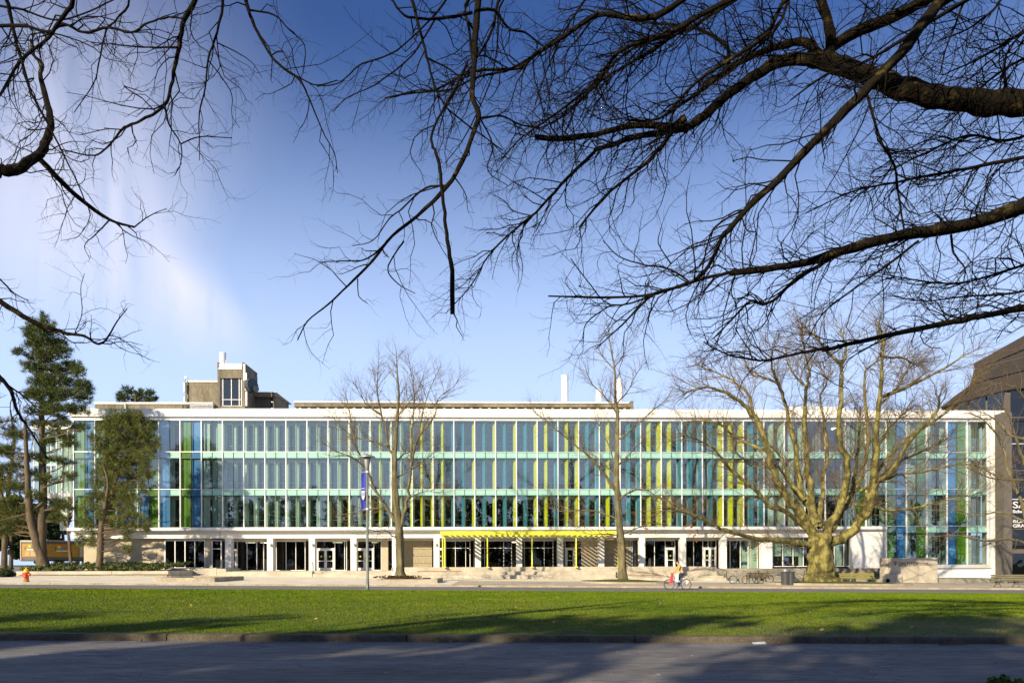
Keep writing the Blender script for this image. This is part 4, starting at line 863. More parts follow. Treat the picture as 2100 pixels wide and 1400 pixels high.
# left tree
TL = (-9.5, 5.5, 7.0); TL2 = (-9, 5.5, 10)
overhead('black leafless branches hanging into the upper left sky', (-10, 5.5, .09), (-9, 5.6, 10),
 [(z1([(-60,700),(0,680),(60,680),(160,615),(190,560),(208,490),(190,400),(165,290),(175,260),(137,215),(130,160)]), 8.5, 9.5, 46, 8, TL),
  (z1([(150,622),(240,715),(320,790),(440,875),(540,905)]), 8.9, 9.6, 24, 8, None), (z1([(540,905),(600,860),(670,830)]), 9.6, 10, 6, 2, None), (z1([(440,878),(380,940),(340,980),(360,1030)]), 9.2, 9.6, 6, 2, None),
  (z1([(20,-20),(60,120),(90,240),(130,370),(200,500),(250,600),(310,720),(350,820)]), 7.5, 7.9, 15, 4, (-6, 5.8, 9.5)),
  (z1([(300,-10),(240,90),(200,150),(90,240),(0,390),(-60,460)]), 7.2, 8, 16, 7, (-3.6, 6, 9)),
  (z1([(-40,105),(0,105),(120,105),(200,130),(260,95),(340,130),(440,110),(530,130),(600,90),(680,70),(740,75)]), 7.6, 7.2, 13, 7, TL2),
  (z1([(790,-30),(740,80),(720,180),(690,320),(660,420),(560,485),(500,510),(430,590),(380,620),(250,597)]), 7.4, 8, 18, 5, (-3, 5.6, 8.8)),
  (z1([(660,420),(680,500),(725,575),(725,650),(700,700)]), 7.6, 7.8, 8, 3, None), (z1([(725,575),(800,545),(930,550)]), 7.7, 8, 6, 3, None), (z1([(725,190),(600,190),(480,180),(370,170)]), 7.5, 7.8, 8, 3, None),
  (z1([(895,-20),(870,130),(835,240),(825,350),(800,450),(800,560),(800,640)]), 7.8, 8, 10, 3, (-2.5, 5.7, 8.9)),
  (z1([(835,240),(890,310),(930,380),(930,460),(960,510)]), 7.9, 8, 5, 2, None),
  (z1([(985,-20),(1010,80),(1060,180),(1120,260),(1200,320),(1240,400),(1290,520),(1340,620),(1350,690)]), 7.6, 8, 14, 3, (-2, 5.6, 8.8), .7),
  (z1([(1120,260),(1200,310),(1270,340),(1350,320)]), 7.8, 7.9, 7, 4, None, .6), (z1([(1000,40),(1100,60),(1160,120),(1220,180),(1215,290)]), 7.7, 7.9, 7, 3, None, .6),
  (z1([(870,170),(950,210),(1010,250),(1050,310)]), 7.9, 8, 5, 2, None, .6), (z1([(520,0),(470,80),(430,120),(400,250),(380,330),(300,450)]), 8.2, 8.4, 8, 3, (-4, 5.7, 9)),
  (z1([(90,240),(60,300),(80,450),(160,540)]), 8, 8.3, 5, 2, None), (z1([(-50,0),(100,40),(220,80),(330,60),(460,0)]), 7.6, 7.8, 9, 5, TL2),
  (z1([(-70,1150),(0,1200),(70,1245),(150,1290),(210,1310),(270,1330),(340,1340),(390,1370),(420,1360),(470,1280),(510,1230)]), 10, 10.6, 24, 3, (-10, 6, 5)),
  (z1([(300,1330),(330,1250),(325,1150),(340,1090)]), 10.4, 10.6, 4, 2, None), (z1([(-80,1050),(0,1110),(60,1170),(120,1200)]), 10.4, 10.8, 10, 3, (-10, 6, 5.2)),
  (z1([(-60,1440),(0,1500),(45,1560),(70,1640),(110,1700),(160,1780),(190,1830)]), 10.2, 10.8, 18, 5, (-10.5, 6, 3.4)), (z1([(-40,1500),(40,1540),(120,1600),(170,1650)]), 10.4, 11, 9, 3, (-10.5, 6, 3.6)),
  ],
 [(6.2, .95, .5, .009, .8, 7, .34), (7, .34, .5, .0052, .9, 4, .34), (9, .075, .4, .0042, .9, 3, .15)], 31, .27)
# right tree
TR = (10.8, 6.5, 7.0); TR2 = (10.5, 6.3, 10.5); TR3 = (11, 6.5, 5)
overhead('black leafless branches spreading across the upper right sky', (11, 6.4, -.1), (10.6, 6.4, 13),
 [(z4([(1290,400),(1167,408),(1000,405),(850,390),(720,358),(600,318),(500,285),(400,250),(330,228)]), 9.2, 9.6, 98, 66, TR, 1.4),
  (z4([(340,235),(200,245),(100,300),(0,370),(-80,440),(-160,500),(-220,520)]), 9.6, 10, 50, 26, None, 1.5),
  (z3([(560,505),(400,500),(240,535),(100,552),(0,545)]), 10, 9.6, 26, 18, None, 1.2), (z3([(600,470),(520,525),(400,545),(300,580),(232,600)]), 10, 10.4, 28, 16, None, 1.3),
  (z3([(240,600),(100,740),(0,850),(-40,880),(-180,1010),(-260,1140),(-360,1250)]), 10.4, 11.2, 14, 3, None, 1.2), (z3([(560,512),(450,640),(300,760),(175,905)]), 10, 10.4, 18, 8, None, .8),
  (z4([(380,240),(300,170),(200,185),(120,210),(0,270),(-130,370),(-260,460)]), 9.6, 9.9, 34, 10, None, 1.4), (z4([(395,250),(400,160),(380,60),(350,-30)]), 9.6, 9.2, 42, 34, None),
  (z4([(400,190),(500,130),(620,80),(780,0),(850,-40)]), 9.6, 9, 44, 38, None, 1.4), (z3([(1010,-10),(930,130),(820,210),(640,330),(500,470),(370,480)]), 8.8, 9.2, 18, 8, (6.5, 6.4, 9.5), 1.3),
  (z3([(770,240),(765,190),(700,140),(620,110),(500,95),(380,80)]), 9.7, 10.2, 16, 8, None), (z3([(600,-10),(480,65),(380,70),(250,60),(120,140),(0,215),(-60,270),(-250,285),(-400,360),(-480,370),(-600,390)]), 8.6, 9.2, 24, 5, (6, 6.2, 9.6), 1.1),
  (z3([(660,60),(540,130),(450,160),(330,210),(250,320),(60,470),(-50,545),(-140,640)]), 9, 9.6, 20, 4, (6.5, 6.4, 9.2), 1.4), (z3([(600,110),(450,210),(260,325),(120,460),(0,520)]), 9.2, 9.8, 14, 5, None, 1.4),
  (z3([(780,10),(700,60),(600,120),(380,200),(200,380),(60,500)]), 9.2, 9.9, 14, 5, (6.5, 6.4, 9.6), 1.3), (z3([(200,0),(120,120),(40,300),(0,420)]), 8.8, 9, 9, 4, (3, 6, 9.8)),
  (z4([(880,-20),(780,80),(680,210),(560,340),(430,470),(300,600),(200,710),(80,820),(0,910),(-20,930)]), 7.8, 8.4, 48, 22, (8.5, 6, 8.6), 1.0),
  (z3([(770,920),(740,950),(690,1060),(610,1130),(470,1170),(380,1260),(240,1390)]), 8.4, 8.8, 16, 5, None, .7), (z3([(860,820),(720,900),(690,960),(665,1070)]), 8.4, 8.6, 8, 6, None, .5),
  (z4([(1300,760),(1167,820),(1000,880),(800,920),(690,935),(500,985),(300,1045),(150,1070),(0,1090)]), 9, 9.6, 62, 22, TR3, 1.4), (z3([(850,1078),(770,1088),(640,1120),(480,1170),(320,1185),(50,1180)]), 9.6, 9.9, 16, 6, None, .6),
  (z4([(480,985),(380,1040),(270,1110),(180,1190),(130,1215),(80,1200),(0,1280),(-70,1350)]), 9.4, 9.8, 18, 6, None, 1.1), (z3([(610,1120),(530,1070),(430,1055),(330,1020),(270,960)]), 9.6, 9.8, 8, 4, None, .6), (z3([(540,1050),(490,970),(500,910)]), 9.7, 9.8, 6, 3, None, .5),
  (z3([(470,1180),(300,1215),(200,1110),(140,1030)]), 9.8, 9.9, 7, 4, None, .6), (z3([(300,1215),(200,1290),(190,1370)]), 9.8, 9.9, 6, 3, None, .6),
  (z4([(1300,1200),(1167,1225),(1000,1260),(850,1290),(700,1320),(500,1365),(380,1395)]), 9.6, 9.9, 28, 14, TR3, 1.1), (Zc_ := [(1400+x/2.295, 620+y/2.295) for x, y in ((690,212),(520,245),(400,272),(330,270),(200,240),(100,185))], 9.9, 10.2, 13, 5, None, .8),
  (z4([(545,370),(600,560),(655,660),(670,780),(695,930)]), 9.2, 9.3, 11, 8, None, 1.0), (z4([(750,960),(620,1060),(480,1160),(360,1260),(290,1390)]), 9.3, 9.6, 10, 4, None, .8), (z4([(1100,365),(1095,250),(1115,190),(1200,100)]), 9.2, 9, 12, 5, None, .8),
  (z4([(760,110),(620,200),(500,262),(380,300),(240,400)]), 8.2, 8.8, 16, 5, (8, 6, 8.8), 1.2), (z4([(1300,600),(1100,640),(900,680),(700,720),(500,760),(300,850)]), 9.2, 9.8, 16, 4, TR, 1.5),
  (z4([(1300,500),(1100,560),(950,540),(800,600),(640,680),(480,800)]), 9.6, 10.2, 12, 4, TR, 1.6), (z4([(1280,1020),(1100,1080),(900,1130),(700,1110),(560,1080)]), 9.8, 10.2, 12, 4, TR3, 1.5),
  (z4([(1290,1130),(1120,1170),(950,1180),(780,1200),(640,1180)]), 9.6, 10.2, 10, 4, TR3, 1.4), (z4([(880,935),(890,1010),(935,1070),(930,1120)]), 9.4, 9.5, 9, 5, None, .8), (z4([(1290,60),(1150,140),(1000,230),(850,300)]), 8.8, 9.4, 13, 5, TR2, 1.5),
  (z4([(1280,180),(1120,260),(1000,350),(880,480),(740,600)]), 9, 9.6, 12, 4, TR2, 1.5), (z4([(960,-20),(900,100),(860,200),(840,290)]), 8.6, 8.8, 10, 5, TR2, 1.2), (z4([(1100,-20),(1050,40),(960,110),(840,160)]), 8.8, 9, 10, 5, TR2, 1.2), (z4([(250,-20),(200,90),(110,190),(0,260)]), 9, 9.4, 14, 6, (7, 6.2, 9.4), 1.4)],
 [(9.5, 1.3, .55, .0105, .72, 7, .34), (6.5, .45, .5, .0054, .85, 4, .34), (6, .11, .4, .0042, .9, 3, .15)], 47, .5)
# middle branches that hang straight down
TM = (4.6, 4.4, 9.4)
overhead('black drooping branches with a broken mossy stub hanging in the middle of the sky', (5.6, 2.4, -.05), (5.2, 2.6, 12),
 [(z2([(838,-60),(825,0),(815,120),(805,300),(800,390),(825,460),(800,540),(760,640),(700,740),(580,860),(480,940),(400,1040),(300,1140),(220,1215),(140,1280),(100,1355)]), 7.4, 7.8, 27, 4, TM, .75),
  (z2([(700,740),(610,750),(520,830),(470,870),(400,960),(320,980)]), 7.6, 7.9, 9, 3, None), (z2([(480,940),(380,1030),(270,1040),(185,1045)]), 7.7, 7.9, 8, 3, None), (z2([(525,960),(490,1010),(460,1075),(500,1130),(570,1170)]), 7.7, 7.8, 7, 3, None, .7), (z2([(340,1110),(345,1180),(380,1210)]), 7.7, 7.8, 5, 3, None, .7),
  (z2([(780,250),(720,370),(660,480),(635,540),(640,590)]), 7.5, 7.3, 10, 10, None, .8), (z2([(640,585),(655,610),(670,690),(685,850),(700,960),(715,1080),(718,1250)]), 7.3, 7.3, 11, 19, None, .15),
  (z2([(545,-40),(560,0),(590,110),(620,230),(650,340),(690,420),(770,490),(840,540),(920,600)]), 7.2, 7.6, 13, 5, TM), (z2([(720,-30),(650,60),(500,200),(410,240),(350,260),(270,330),(180,345)]), 7.4, 7.8, 9, 4, TM, .8),
  (z2([(650,80),(560,220),(410,340),(300,390),(245,445)]), 7.5, 7.8, 8, 3, None, .8), (z2([(920,-20),(880,120),(800,260),(700,420),(660,540)]), 7.8, 8, 12, 4, TM), (z2([(790,-10),(790,140),(800,250)]), 7.6, 7.5, 14, 10, TM),
  (z2([(830,40),(890,40),(940,110),(1010,130),(1090,190)]), 7.6, 8, 14, 5, None), (z2([(830,470),(920,465),(1000,500),(1070,510)]), 7.5, 8, 10, 4, None, .9), (z2([(1300,50),(1190,130),(1050,220),(930,285),(830,305),(700,360),(580,360),(470,390)]), 8.2, 7.6, 14, 4, None, .9),
  (z2([(470,-10),(530,60),(600,75),(700,70),(800,50)]), 7.2, 7.5, 9, 12, None, .8), (z2([(830,470),(880,580),(860,680),(940,740)]), 7.6, 7.8, 7, 3, None, .9), (z2([(620,230),(740,300),(840,430)]), 7.4, 7.6, 7, 4, None, .8), (z2([(930,-10),(900,180),(870,330),(760,560),(690,650)]), 7.9, 8, 8, 3, TM, .8)],
 [(4.6, .85, .5, .008, .8, 7, .34), (6.5, .32, .5, .005, .9, 4, .34), (9, .07, .4, .004, .9, 3, .15)], 59, .36)

# ================================================================== CONIFERS AND SHRUBS
def needles(name, tufts, mat, parent, rng, n=12, L=.4, wd=.03, droop=0.0):
    c = np.array([tuple(a) for a, _ in tufts]); d = np.array([tuple(b) for _, b in tufts]); g = np.random.default_rng(rng.randrange(1 << 30)); m_ = len(c)
    dirs = d[:, None, :]*.75 + g.normal(0, .62, (m_, n, 3)); dirs[..., 2] -= droop; dirs /= np.linalg.norm(dirs, axis=2, keepdims=True)
    ln = L*g.uniform(.55, 1.15, (m_, n, 1)); sd = np.cross(dirs, g.normal(0, 1, (m_, n, 3))); sd /= np.linalg.norm(sd, axis=2, keepdims=True)+1e-9
    b = c[:, None, :]+g.normal(0, .06, (m_, n, 3)); tip = b+dirs*ln
    V = np.stack([b-sd*wd*.5, b+sd*wd*.5, tip], 2).reshape(-1, 3)
    return npmesh(name, V, np.arange(len(V)).reshape(-1, 3), mat, parent, False)
def pine(label, trunks, clusters, Y, seed, nt, mat, L, wd, droop, nn=12, name='pine_tree', bark=None, upb=.5, stray=()):
    rng = random.Random(seed); t = thing(name, label, 'tree', P(*trunks[0][0][0], Y)); bark = bark or mt_pinebark; tr0 = None; allp = []
    for pix, dY, w0, w1 in trunks:
        pts, rad = pixpath(pix, Y, Y+dY, w0, w1); pts[0].z -= .2; q, r = smooth_path(pts, rad, 4, rng, .06); tubes('trunk', [(q, r)], bark, t, 10); allp += [(p, rr) for p, rr in zip(q, r)]
    br, tufts = [], []
    small = []
    for u, v, ru, rv, *o in clusters:
        for _ in range(2): a = rng.random()*6.28; small.append((u+math.cos(a)*ru*1.05, v+math.sin(a)*rv*1.0, ru*.42, rv*.45))
    for u, v, ru, rv, *o in list(clusters)+small:
        c = P(u, v, Y)+Vector((0, (o[0] if o else rng.uniform(-1, 1)*ru/sc(Y)*.7), 0)); ax, azz = ru/sc(Y), rv/sc(Y)
        src = min(allp, key=lambda e: (e[0]-c).length+(.8*max(0, e[0].z-c.z+.5)))
        mid = src[0].lerp(c, .5)+Vector((0, 0, -.15+rng.uniform(-.1, .2))); br.append(([src[0], src[0].lerp(mid, .5)+rvec(rng)*.08, mid, mid.lerp(c, .5)+rvec(rng)*.08, c], [min(src[1]*.5, .09), .06, .05, .035, .02]))
        k = max(6, int(nt*ax*azz))
        for _ in range(k):
            d = rvec(rng).normalized(); p = c+Vector((d.x*ax, d.y*ax*.8, d.z*azz))*(rng.random()**.4); tufts.append((p, (d*.5+Vector((0,0,upb))).normalized()))
            if rng.random() < .35: br.append(([c.lerp(p, .1), c.lerp(p, .4)+rvec(rng)*.04, c.lerp(p, .7)+rvec(rng)*.03, c.lerp(p, .9), p], [.02, .017, .014, .011, .006]))
    for pix, w_ in stray:
        pts, rad = pixpath(pix, Y, Y-1.5, w_, 1.5); q, r = smooth_path(pts, rad, 3, rng, .2)
        tubes('limb', [(q, r)], bark, t, 6)
    tag(tubes('branches', br, bark, t, 4), kind='stuff')
    tag(needles('needles', tufts, mat, t, rng, nn, L, wd, droop), kind='stuff')
    return t
mt_pinebark = M('pine_bark', (.12,.09,.055), .95, .35, 4, bump=.9, bscale=12, stretch=(1,1,.3), fine=.3)
mt_need1 = M('dark_pine_needles', (.075,.098,.022), .7, .35, 1.2, spec=.2)
mt_need2 = M('soft_pine_needles', (.12,.138,.030), .7, .35, 1.2, spec=.2)
mt_need3 = M('yellow_green_needles', (.13,.125,.022), .7, .35, 1.0, spec=.2)
pine('tall dark pine with two leaning trunks beside the delivery truck',
 [([(86,1162),(85,1120),(88,1020),(88,930),(86,850),(84,760),(86,690),(88,655)], 1, 21, 3), ([(94,1160),(78,1120),(64,1070),(58,1000),(55,930),(52,860)], -1, 19, 5)],
 [(86,660,18,14),(72,680,22,14),(105,682,22,14),(60,705,18,12),(95,705,26,14),(120,708,18,12),(70,728,26,14),(108,732,28,14),(138,722,10,8),(56,752,14,10),(90,755,30,14),(128,756,24,12),(150,748,16,10),(168,765,14,9),
  (75,782,28,14),(115,785,30,14),(150,785,26,12),(176,790,13,12),(60,806,16,11),(100,812,34,14),(145,812,32,13),(178,818,14,13),(85,840,26,12),(130,842,30,12),(165,840,22,10),(70,866,22,9),(120,868,26,9),(158,872,18,8),
  (40,892,22,8),(95,905,18,8),(128,892,20,8),(150,910,18,7),(30,925,24,9),(75,935,16,8),(120,945,22,8),(20,962,22,10),(62,968,18,9),(105,985,22,8),(140,975,16,8),(30,1000,26,11),(80,1015,18,8),(15,1035,20,12),(50,1048,22,10),(110,1030,18,8),(138,1040,14,8),(25,1070,20,10),(10,1090,16,10),(118,1062,16,8)],
 64, 71, 135, mt_need1, .46, .04, 0, 13, stray=[([(88,1030),(60,1050),(20,1062),(-10,1070)], 6), ([(88,950),(50,930),(10,925)], 5), ([(88,900),(130,890),(165,880)], 4), ([(90,1000),(120,985),(140,970)], 4)])
pine('smaller bushy pine with drooping needles before the left facade',
 [([(204,1160),(206,1120),(207,1085),(212,1062),(224,1035),(234,1000),(238,950),(243,900),(246,860)], .5, 14, 3), ([(214,1058),(217,1030),(222,990),(212,950)], -1, 7, 3), ([(236,985),(258,940),(280,900)], 1, 6, 2)],
 [(250,850,24,16),(232,862,20,16),(272,862,20,16),(290,858,14,14),(215,875,18,15),(250,880,30,18),(284,885,22,16),(305,880,14,12),(208,900,18,15),(240,905,28,18),(275,912,28,18),(308,905,16,12),(205,928,18,15),(236,935,28,18),(270,945,26,18),(300,935,18,14),(318,918,10,10),
  (208,958,18,15),(240,965,26,16),(275,972,24,16),(305,965,14,12),(200,985,16,14),(230,995,22,14),(262,1000,24,14),(290,998,16,12),(190,1010,12,12),(215,1020,18,12),(250,1026,20,12),(278,1030,16,12),(180,1040,12,14),(205,1050,12,10),(258,1052,18,10),(285,1058,14,10),(172,1070,12,14),(190,1085,12,12),(262,1078,16,8),(292,1082,14,8),(166,1098,9,12),(180,1112,10,10),(240,1070,12,8),(258,1098,8,8),(262,1122,7,8),(300,1075,10,6)],
 62.8, 73, 85, mt_need2, .52, .03, .4, 16, upb=0)
mt_need4 = M('roof_pine_needles', (.05,.08,.02), .7, .35, 1.2, spec=.2)
pine('rounded green pine crown showing above the roof at left', [([(280,900),(280,850),(278,805)], 0, 10, 4)], [(255,808,14,9),(272,803,16,9),(292,804,16,9),(308,812,10,8),(250,818,10,9),(280,818,22,12),(304,822,12,8)], 96, 75, 38, mt_need4, .65, .08, 0, 13)
# yellow-green bare trees and dark evergreens at the left edge
pine('scraggly yellow green tree at the left edge behind the pine', [([(8,1165),(12,1080),(20,980),(30,900),(22,840)], 2, 12, 3), ([(14,1050),(-10,960),(-20,880)], 1, 8, 3)],
 [(0,870,26,14),(25,890,22,12),(-5,920,26,14),(35,940,20,10),(5,960,24,12),(40,985,20,12),(0,1000,26,14),(30,1030,26,12),(0,1050,26,14),(45,1065,22,10),(15,1085,26,12)], 72, 77, 100, mt_need3, .5, .035, .1, 10)
mt_ever = M('dark_evergreen_leaf', (.022,.038,.010), .7, .4, .8, spec=.2)
mt_ever2 = M('mid_evergreen_leaf', (.05,.065,.014), .7, .4, .8, spec=.2)
def leafy_tree(label, u, v0, v1, wd, Y, seed, mat, n=16, size=.55, name='evergreen_tree', zb=None, group=None):
    rng = random.Random(seed); b = P(u, v0, Y); b.z = gz(b.x, 60) if zb is None else zb; t = thing(name, label, 'tree', b, group); top = P(u, v1, Y); H = top.z-b.z
    q, r = smooth_path([b-Vector((0,0,.2)), b+Vector((.1,0,H*.4)), b+Vector((-.1,0,H*.85))], [H*.028, H*.02, H*.006], 4, rng, .1); tubes('trunk', [(q, r)], mt_pinebark, t, 8)
    W = wd/sc(Y)/2; cs, rs, br = [], [], []
    for i in range(n):
        f = .2+.75*i/n; rad = W*math.sin(math.pi*(.18+.8*f))**.7; a = rng.random()*6.28; c = b+Vector((math.cos(a)*rad*.65, math.sin(a)*rad*.65, H*f)); cs.append(c); rs.append(W*rng.uniform(.32, .5))
        src = b+Vector((0, 0, H*f*.85)); br.append(([src, src.lerp(c, .5)+rvec(rng)*.1, c], [.1, .06, .02]))
    tag(tubes('branches', br, mt_pinebark, t, 4), kind='stuff')
    tag(leafcloud('crown', cs, rs, int(260), size, mat, t, rng, .8), kind='stuff'); return t
leafy_tree('dark evergreen left of the delivery truck', 22, 1160, 1010, 75, 96, 1, mt_ever, 18)
leafy_tree('dark evergreen directly behind the delivery truck', 82, 1160, 1030, 85, 104, 2, mt_ever, 18)
leafy_tree('dark evergreen between the delivery truck and the building', 128, 1160, 1015, 50, 100, 3, mt_ever, 16)
leafy_tree('olive green tree beyond the truck at the far left edge', -25, 1160, 960, 90, 110, 4, mt_ever2, 18)
pine('slim bare-stemmed tree standing right of the delivery truck', [([(146,1160),(143,1120),(138,1085),(128,1060),(118,1040)], 1, 7, 3), ([(141,1100),(140,1060),(150,1020)], 0, 4, 2)], [(120,1045,14,8),(140,1030,12,8),(150,1050,8,6),(128,1062,12,6)], 74, 79, 70, mt_need3, .45, .04, .2, 9)
for u, v1, wd, Y, lab in ((158, 1128, 8, 190, 'small distant conifer in the gap beside the beige wall'), (168, 1136, 10, 230, 'low distant tree against the beige wall corner')): leafy_tree(lab, u, 1160, v1, wd, Y, int(u), mt_ever2, 8, .7, 'distant_tree', -1.2)
# shrubs
def shrub(label, c, r, n, mat, size, seed, name='shrub'):
    t = thing(name, label, 'shrub', (c[0], c[1], gz(c[0], c[1]))); rng = random.Random(seed); br = []
    cs = [Vector((c[0]+rng.uniform(-1,1)*r[0], c[1]+rng.uniform(-1,1)*r[1], c[2]+rng.uniform(-.3, 1)*r[2])) for _ in range(n)]
    b = Vector((c[0], c[1], c[2]-r[2]))
    for q in cs: br.append(([b+rvec(rng)*.05, b.lerp(q, .5)+rvec(rng)*.04, q], [.02, .012, .005]))
    tag(tubes('stems', br, mt_pinebark, t, 4), kind='stuff'); tag(leafcloud('foliage', cs, [min(r)*.55]*n, 110, size, mat, t, rng, .8), kind='stuff')
mt_shrub = M('laurel_leaf', (.035,.062,.014), .5, .35, 3, spec=.4)
mt_shrub2 = M('bright_laurel_leaf', (.07,.115,.014), .5, .35, 4, spec=.4)
q = P(4, 1178, 57); shrub('dense dark green shrub at the left edge beside the hydrant', (q.x-.25, 57, q.z), (.75, .7, .5), 26, mt_shrub, .15, 5)
q = P(2088, 1412, 8.6); shrub('leafy green shrub tip in the bottom right corner', (q.x, 8.55, q.z), (.33, .2, .12), 14, mt_shrub2, .07, 6)
# tall trees on the far side of the road behind the camera, one mass: it shades the road and mirrors in the glass
rngb = random.Random(99); cs, rs, br = [], [], []
for i in range(110):
    x = -108+(i//2)*4.0+(i % 2)*2+rngb.uniform(-1, 1); y = rngb.uniform(-18, -13) if i % 2 else rngb.uniform(-26, -20); H = rngb.uniform(16.0, 17.6)+(4.0 if i % 2 == 0 else 0)
    br.append(([(x, y, -.3), (x+.1, y, H*.5), (x, y, H*.95)], [.3, .2, .05]))
    for q in range(11): f = .10+.86*q/11; a = rngb.random()*6.28; rr = 2.4*math.sin(math.pi*(.25+.72*f)); cs.append(Vector((x+math.cos(a)*rr*.6, y+math.sin(a)*rr*.6, H*f))); rs.append(1.45)
belt = leafcloud('tree_belt', cs, rs, 85, .68, mt_ever2, None, rngb, .9); tag(belt, 'row of evergreen trees along the near side of the road, mirrored in the glass', 'trees', kind='stuff')
tb = tubes('tree_trunks', br, mt_pinebark, belt, 6); tag(tb, kind='stuff')
# ================================================================== PLANTERS
lp = thing('planter_bed', 'long low concrete planter filled with ivy under the left pines', 'planter', (XU(190, 62), 62, .5))
ptop = P(150, 1170.5, 61.6).z
xa, xb = XU(32, 61.6), XU(345, 61.6)
xm = XU(229, 61.6)
for a, b in ((xa, xm-.01), (xm+.01, xb)): MB().box(a, b, 61.6, 61.9, ptop-.30, ptop).build('planter_wall', mt_conclight, lp, bevel=.015)
MB().box(xa+.35, XU(341, 61.6), 61.75, 61.95, -.2, ptop-.305).build('planter_base', mt_conc, lp)
MB().box(xa, xa+.3, 61.91, 68, -.2, ptop).build('planter_wall', mt_conclight, lp, bevel=.015); MB().box(xb-.3, xb, 61.91, 66.5, -.2, ptop).build('planter_wall', mt_conclight, lp, bevel=.015)
MB().box(xa+.31, xb-.31, 61.96, 70.8, -.2, ptop+.02).build('planter_soil', mt_mulch, lp)
mt_ivy = M('ivy_leaf', (.075,.095,.018), .5, .45, 2.5, spec=.35, fine=.3)
rngi = random.Random(3); cs = []
for _ in range(330):
    x = rngi.uniform(xa+.3, xb-.3); y = 61.8+rngi.random()**1.6*7; cs.append(Vector((x, y, ptop+.18+.12*math.sin(x*1.7+2)*math.sin(x*.6)+min(y-61.8, 4)*.11)))
tag(leafcloud('ivy', cs, [.34]*len(cs), 34, .17, mt_ivy, lp, rngi, .6), kind='stuff')
for _ in range(30): pass
# low open frame of concrete kerbs set in the pavement, and the tree's planter
def kerb_frame(label, us, vf, Yf, Yb, h, mat, soil=None, name='tree_planter', gap=True):
    u0, u1 = us; x0, x1 = XU(u0, Yf), XU(u1, Yf); zf = gz((x0+x1)/2, Yf); t = thing(name, label, 'planter', ((x0+x1)/2, Yf, zf)); w_ = .32
    zb = lambda x, y: gz(x, y)
    def bar(xa, xb, ya, yb): MB().hexa([(xa, ya, zb(xa, ya)-.1), (xb, ya, zb(xb, ya)-.1), (xb, yb, zb(xb, yb)-.1), (xa, yb, zb(xa, yb)-.1)], [(xa, ya, zf+h), (xb, ya, zf+h), (xb, yb, zf+h), (xa, yb, zf+h)]).build('kerb_bar', mat, t, bevel=.012)
    bar(x0, x1, Yf, Yf+w_); bar(x0, x0+w_, Yf+w_+.005, Yb-w_-.005); bar(x1-w_, x1, Yf+w_+.005, Yb-w_-.005); bar(x0, x1-(1.0 if gap else 0), Yb-w_, Yb)
    if soil: MB().hexa([(x0+w_, Yf+w_, zf-.1), (x1-w_, Yf+w_, zf-.1), (x1-w_, Yb-w_, zf-.1), (x0+w_, Yb-w_, zf-.1)], [(x0+w_, Yf+w_, zf+h*.55), (x1-w_, Yf+w_, zf+h*.55), (x1-w_, Yb-w_, zf+h*.55), (x0+w_, Yb-w_, zf+h*.55)]).build('soil', soil, t)
    return t, x0, x1, zf
kerb_frame('low empty concrete planter frame on the left pavement', (313, 440), 1196, 48.6, 54.5, .30, mt_kerb2, mt_soil, 'raised_bed')
tpl, x0, x1, zf = kerb_frame('square concrete planter with bark mulch round the slender tree', (777, 897), 1196, 49.4, 54.8, .26, mt_kerb2, mt_soil)
b = P(820, 1188, 52); mb = MB(); rg = random.Random(4)
for j in range(9):
    for i in range(20):
        rr = 1.75*j/8; a = 2*math.pi*i/20; mb.v.append((b.x+rr*math.cos(a), 52+rr*math.sin(a)*.9, zf+.16+.34*(1-(j/8)**1.5)+rg.uniform(-.03, .04)))
for j in range(8):
    for i in range(20): i2 = (i+1) % 20; mb.f.append((j*20+i, j*20+i2, (j+1)*20+i2, (j+1)*20+i))
mb.build('mulch_mound', mt_mulch, tpl)
tag(leafcloud('mulch_chips', [Vector((b.x+rg.gauss(0, .8), 52+rg.gauss(0, .6), zf+.38)) for _ in range(60)], [.25]*60, 6, .16, mt_mulch, tpl, rg, .5), kind='stuff')
# kerbed mossy islands
mt_moss = M('moss_grass', (.075,.095,.014), .95, .4, 1.5, bump=.8, bscale=30, col2=(.13,.12,.03), fine=.3)
def island(label, us, Yc, ry, h, mat, seed):
    u0, u1 = us; x0, x1 = XU(u0, Yc), XU(u1, Yc); cx, rx = (x0+x1)/2, (x1-x0)/2; t = thing('tree_island', label, 'planter', (cx, Yc, gz(cx, Yc)))
    n = 22; pt = lambda k, s: (cx+rx*s*math.copysign(abs(math.cos(2*math.pi*k/n))**.7, math.cos(2*math.pi*k/n)), Yc+ry*s*math.copysign(abs(math.sin(2*math.pi*k/n))**.7, math.sin(2*math.pi*k/n)))
    for k in range(n):
        a, b_, c_, d_ = pt(k, 1), pt(k+1, 1), pt(k+1, 1-.22/ry), pt(k, 1-.22/ry)
        MB().hexa([(*q, gz(*q)-.1) for q in (a, b_, c_, d_)], [(*q, gz(*q)+h) for q in (a, b_, c_, d_)]).build('kerb_stone', mt_kerb2, t)
    mb = MB(); rg = random.Random(seed)
    for j in range(7):
        for k in range(n): q = pt(k, (1-.24/ry)*(1-j/7)); mb.v.append((*q, gz(*q)+h-.03+.16*math.sin(j/7*1.57)+rg.uniform(-.015, .015)))
    mb.v.append((cx, Yc, gz(cx, Yc)+h+.16))
    for j in range(6):
        for k in range(n): k2 = (k+1) % n; mb.f.append((j*n+k, j*n+k2, (j+1)*n+k2, (j+1)*n+k))
    for k in range(n): mb.f.append((6*n+k, 6*n+(k+1) % n, 7*n))
    mb.build('moss_mound', mat, t, smooth=True); return t
island('long mossy kerbed island round the tall slender tree behind the cyclist', (1193, 1366), 53.4, 3.3, .14, mt_moss, 1)
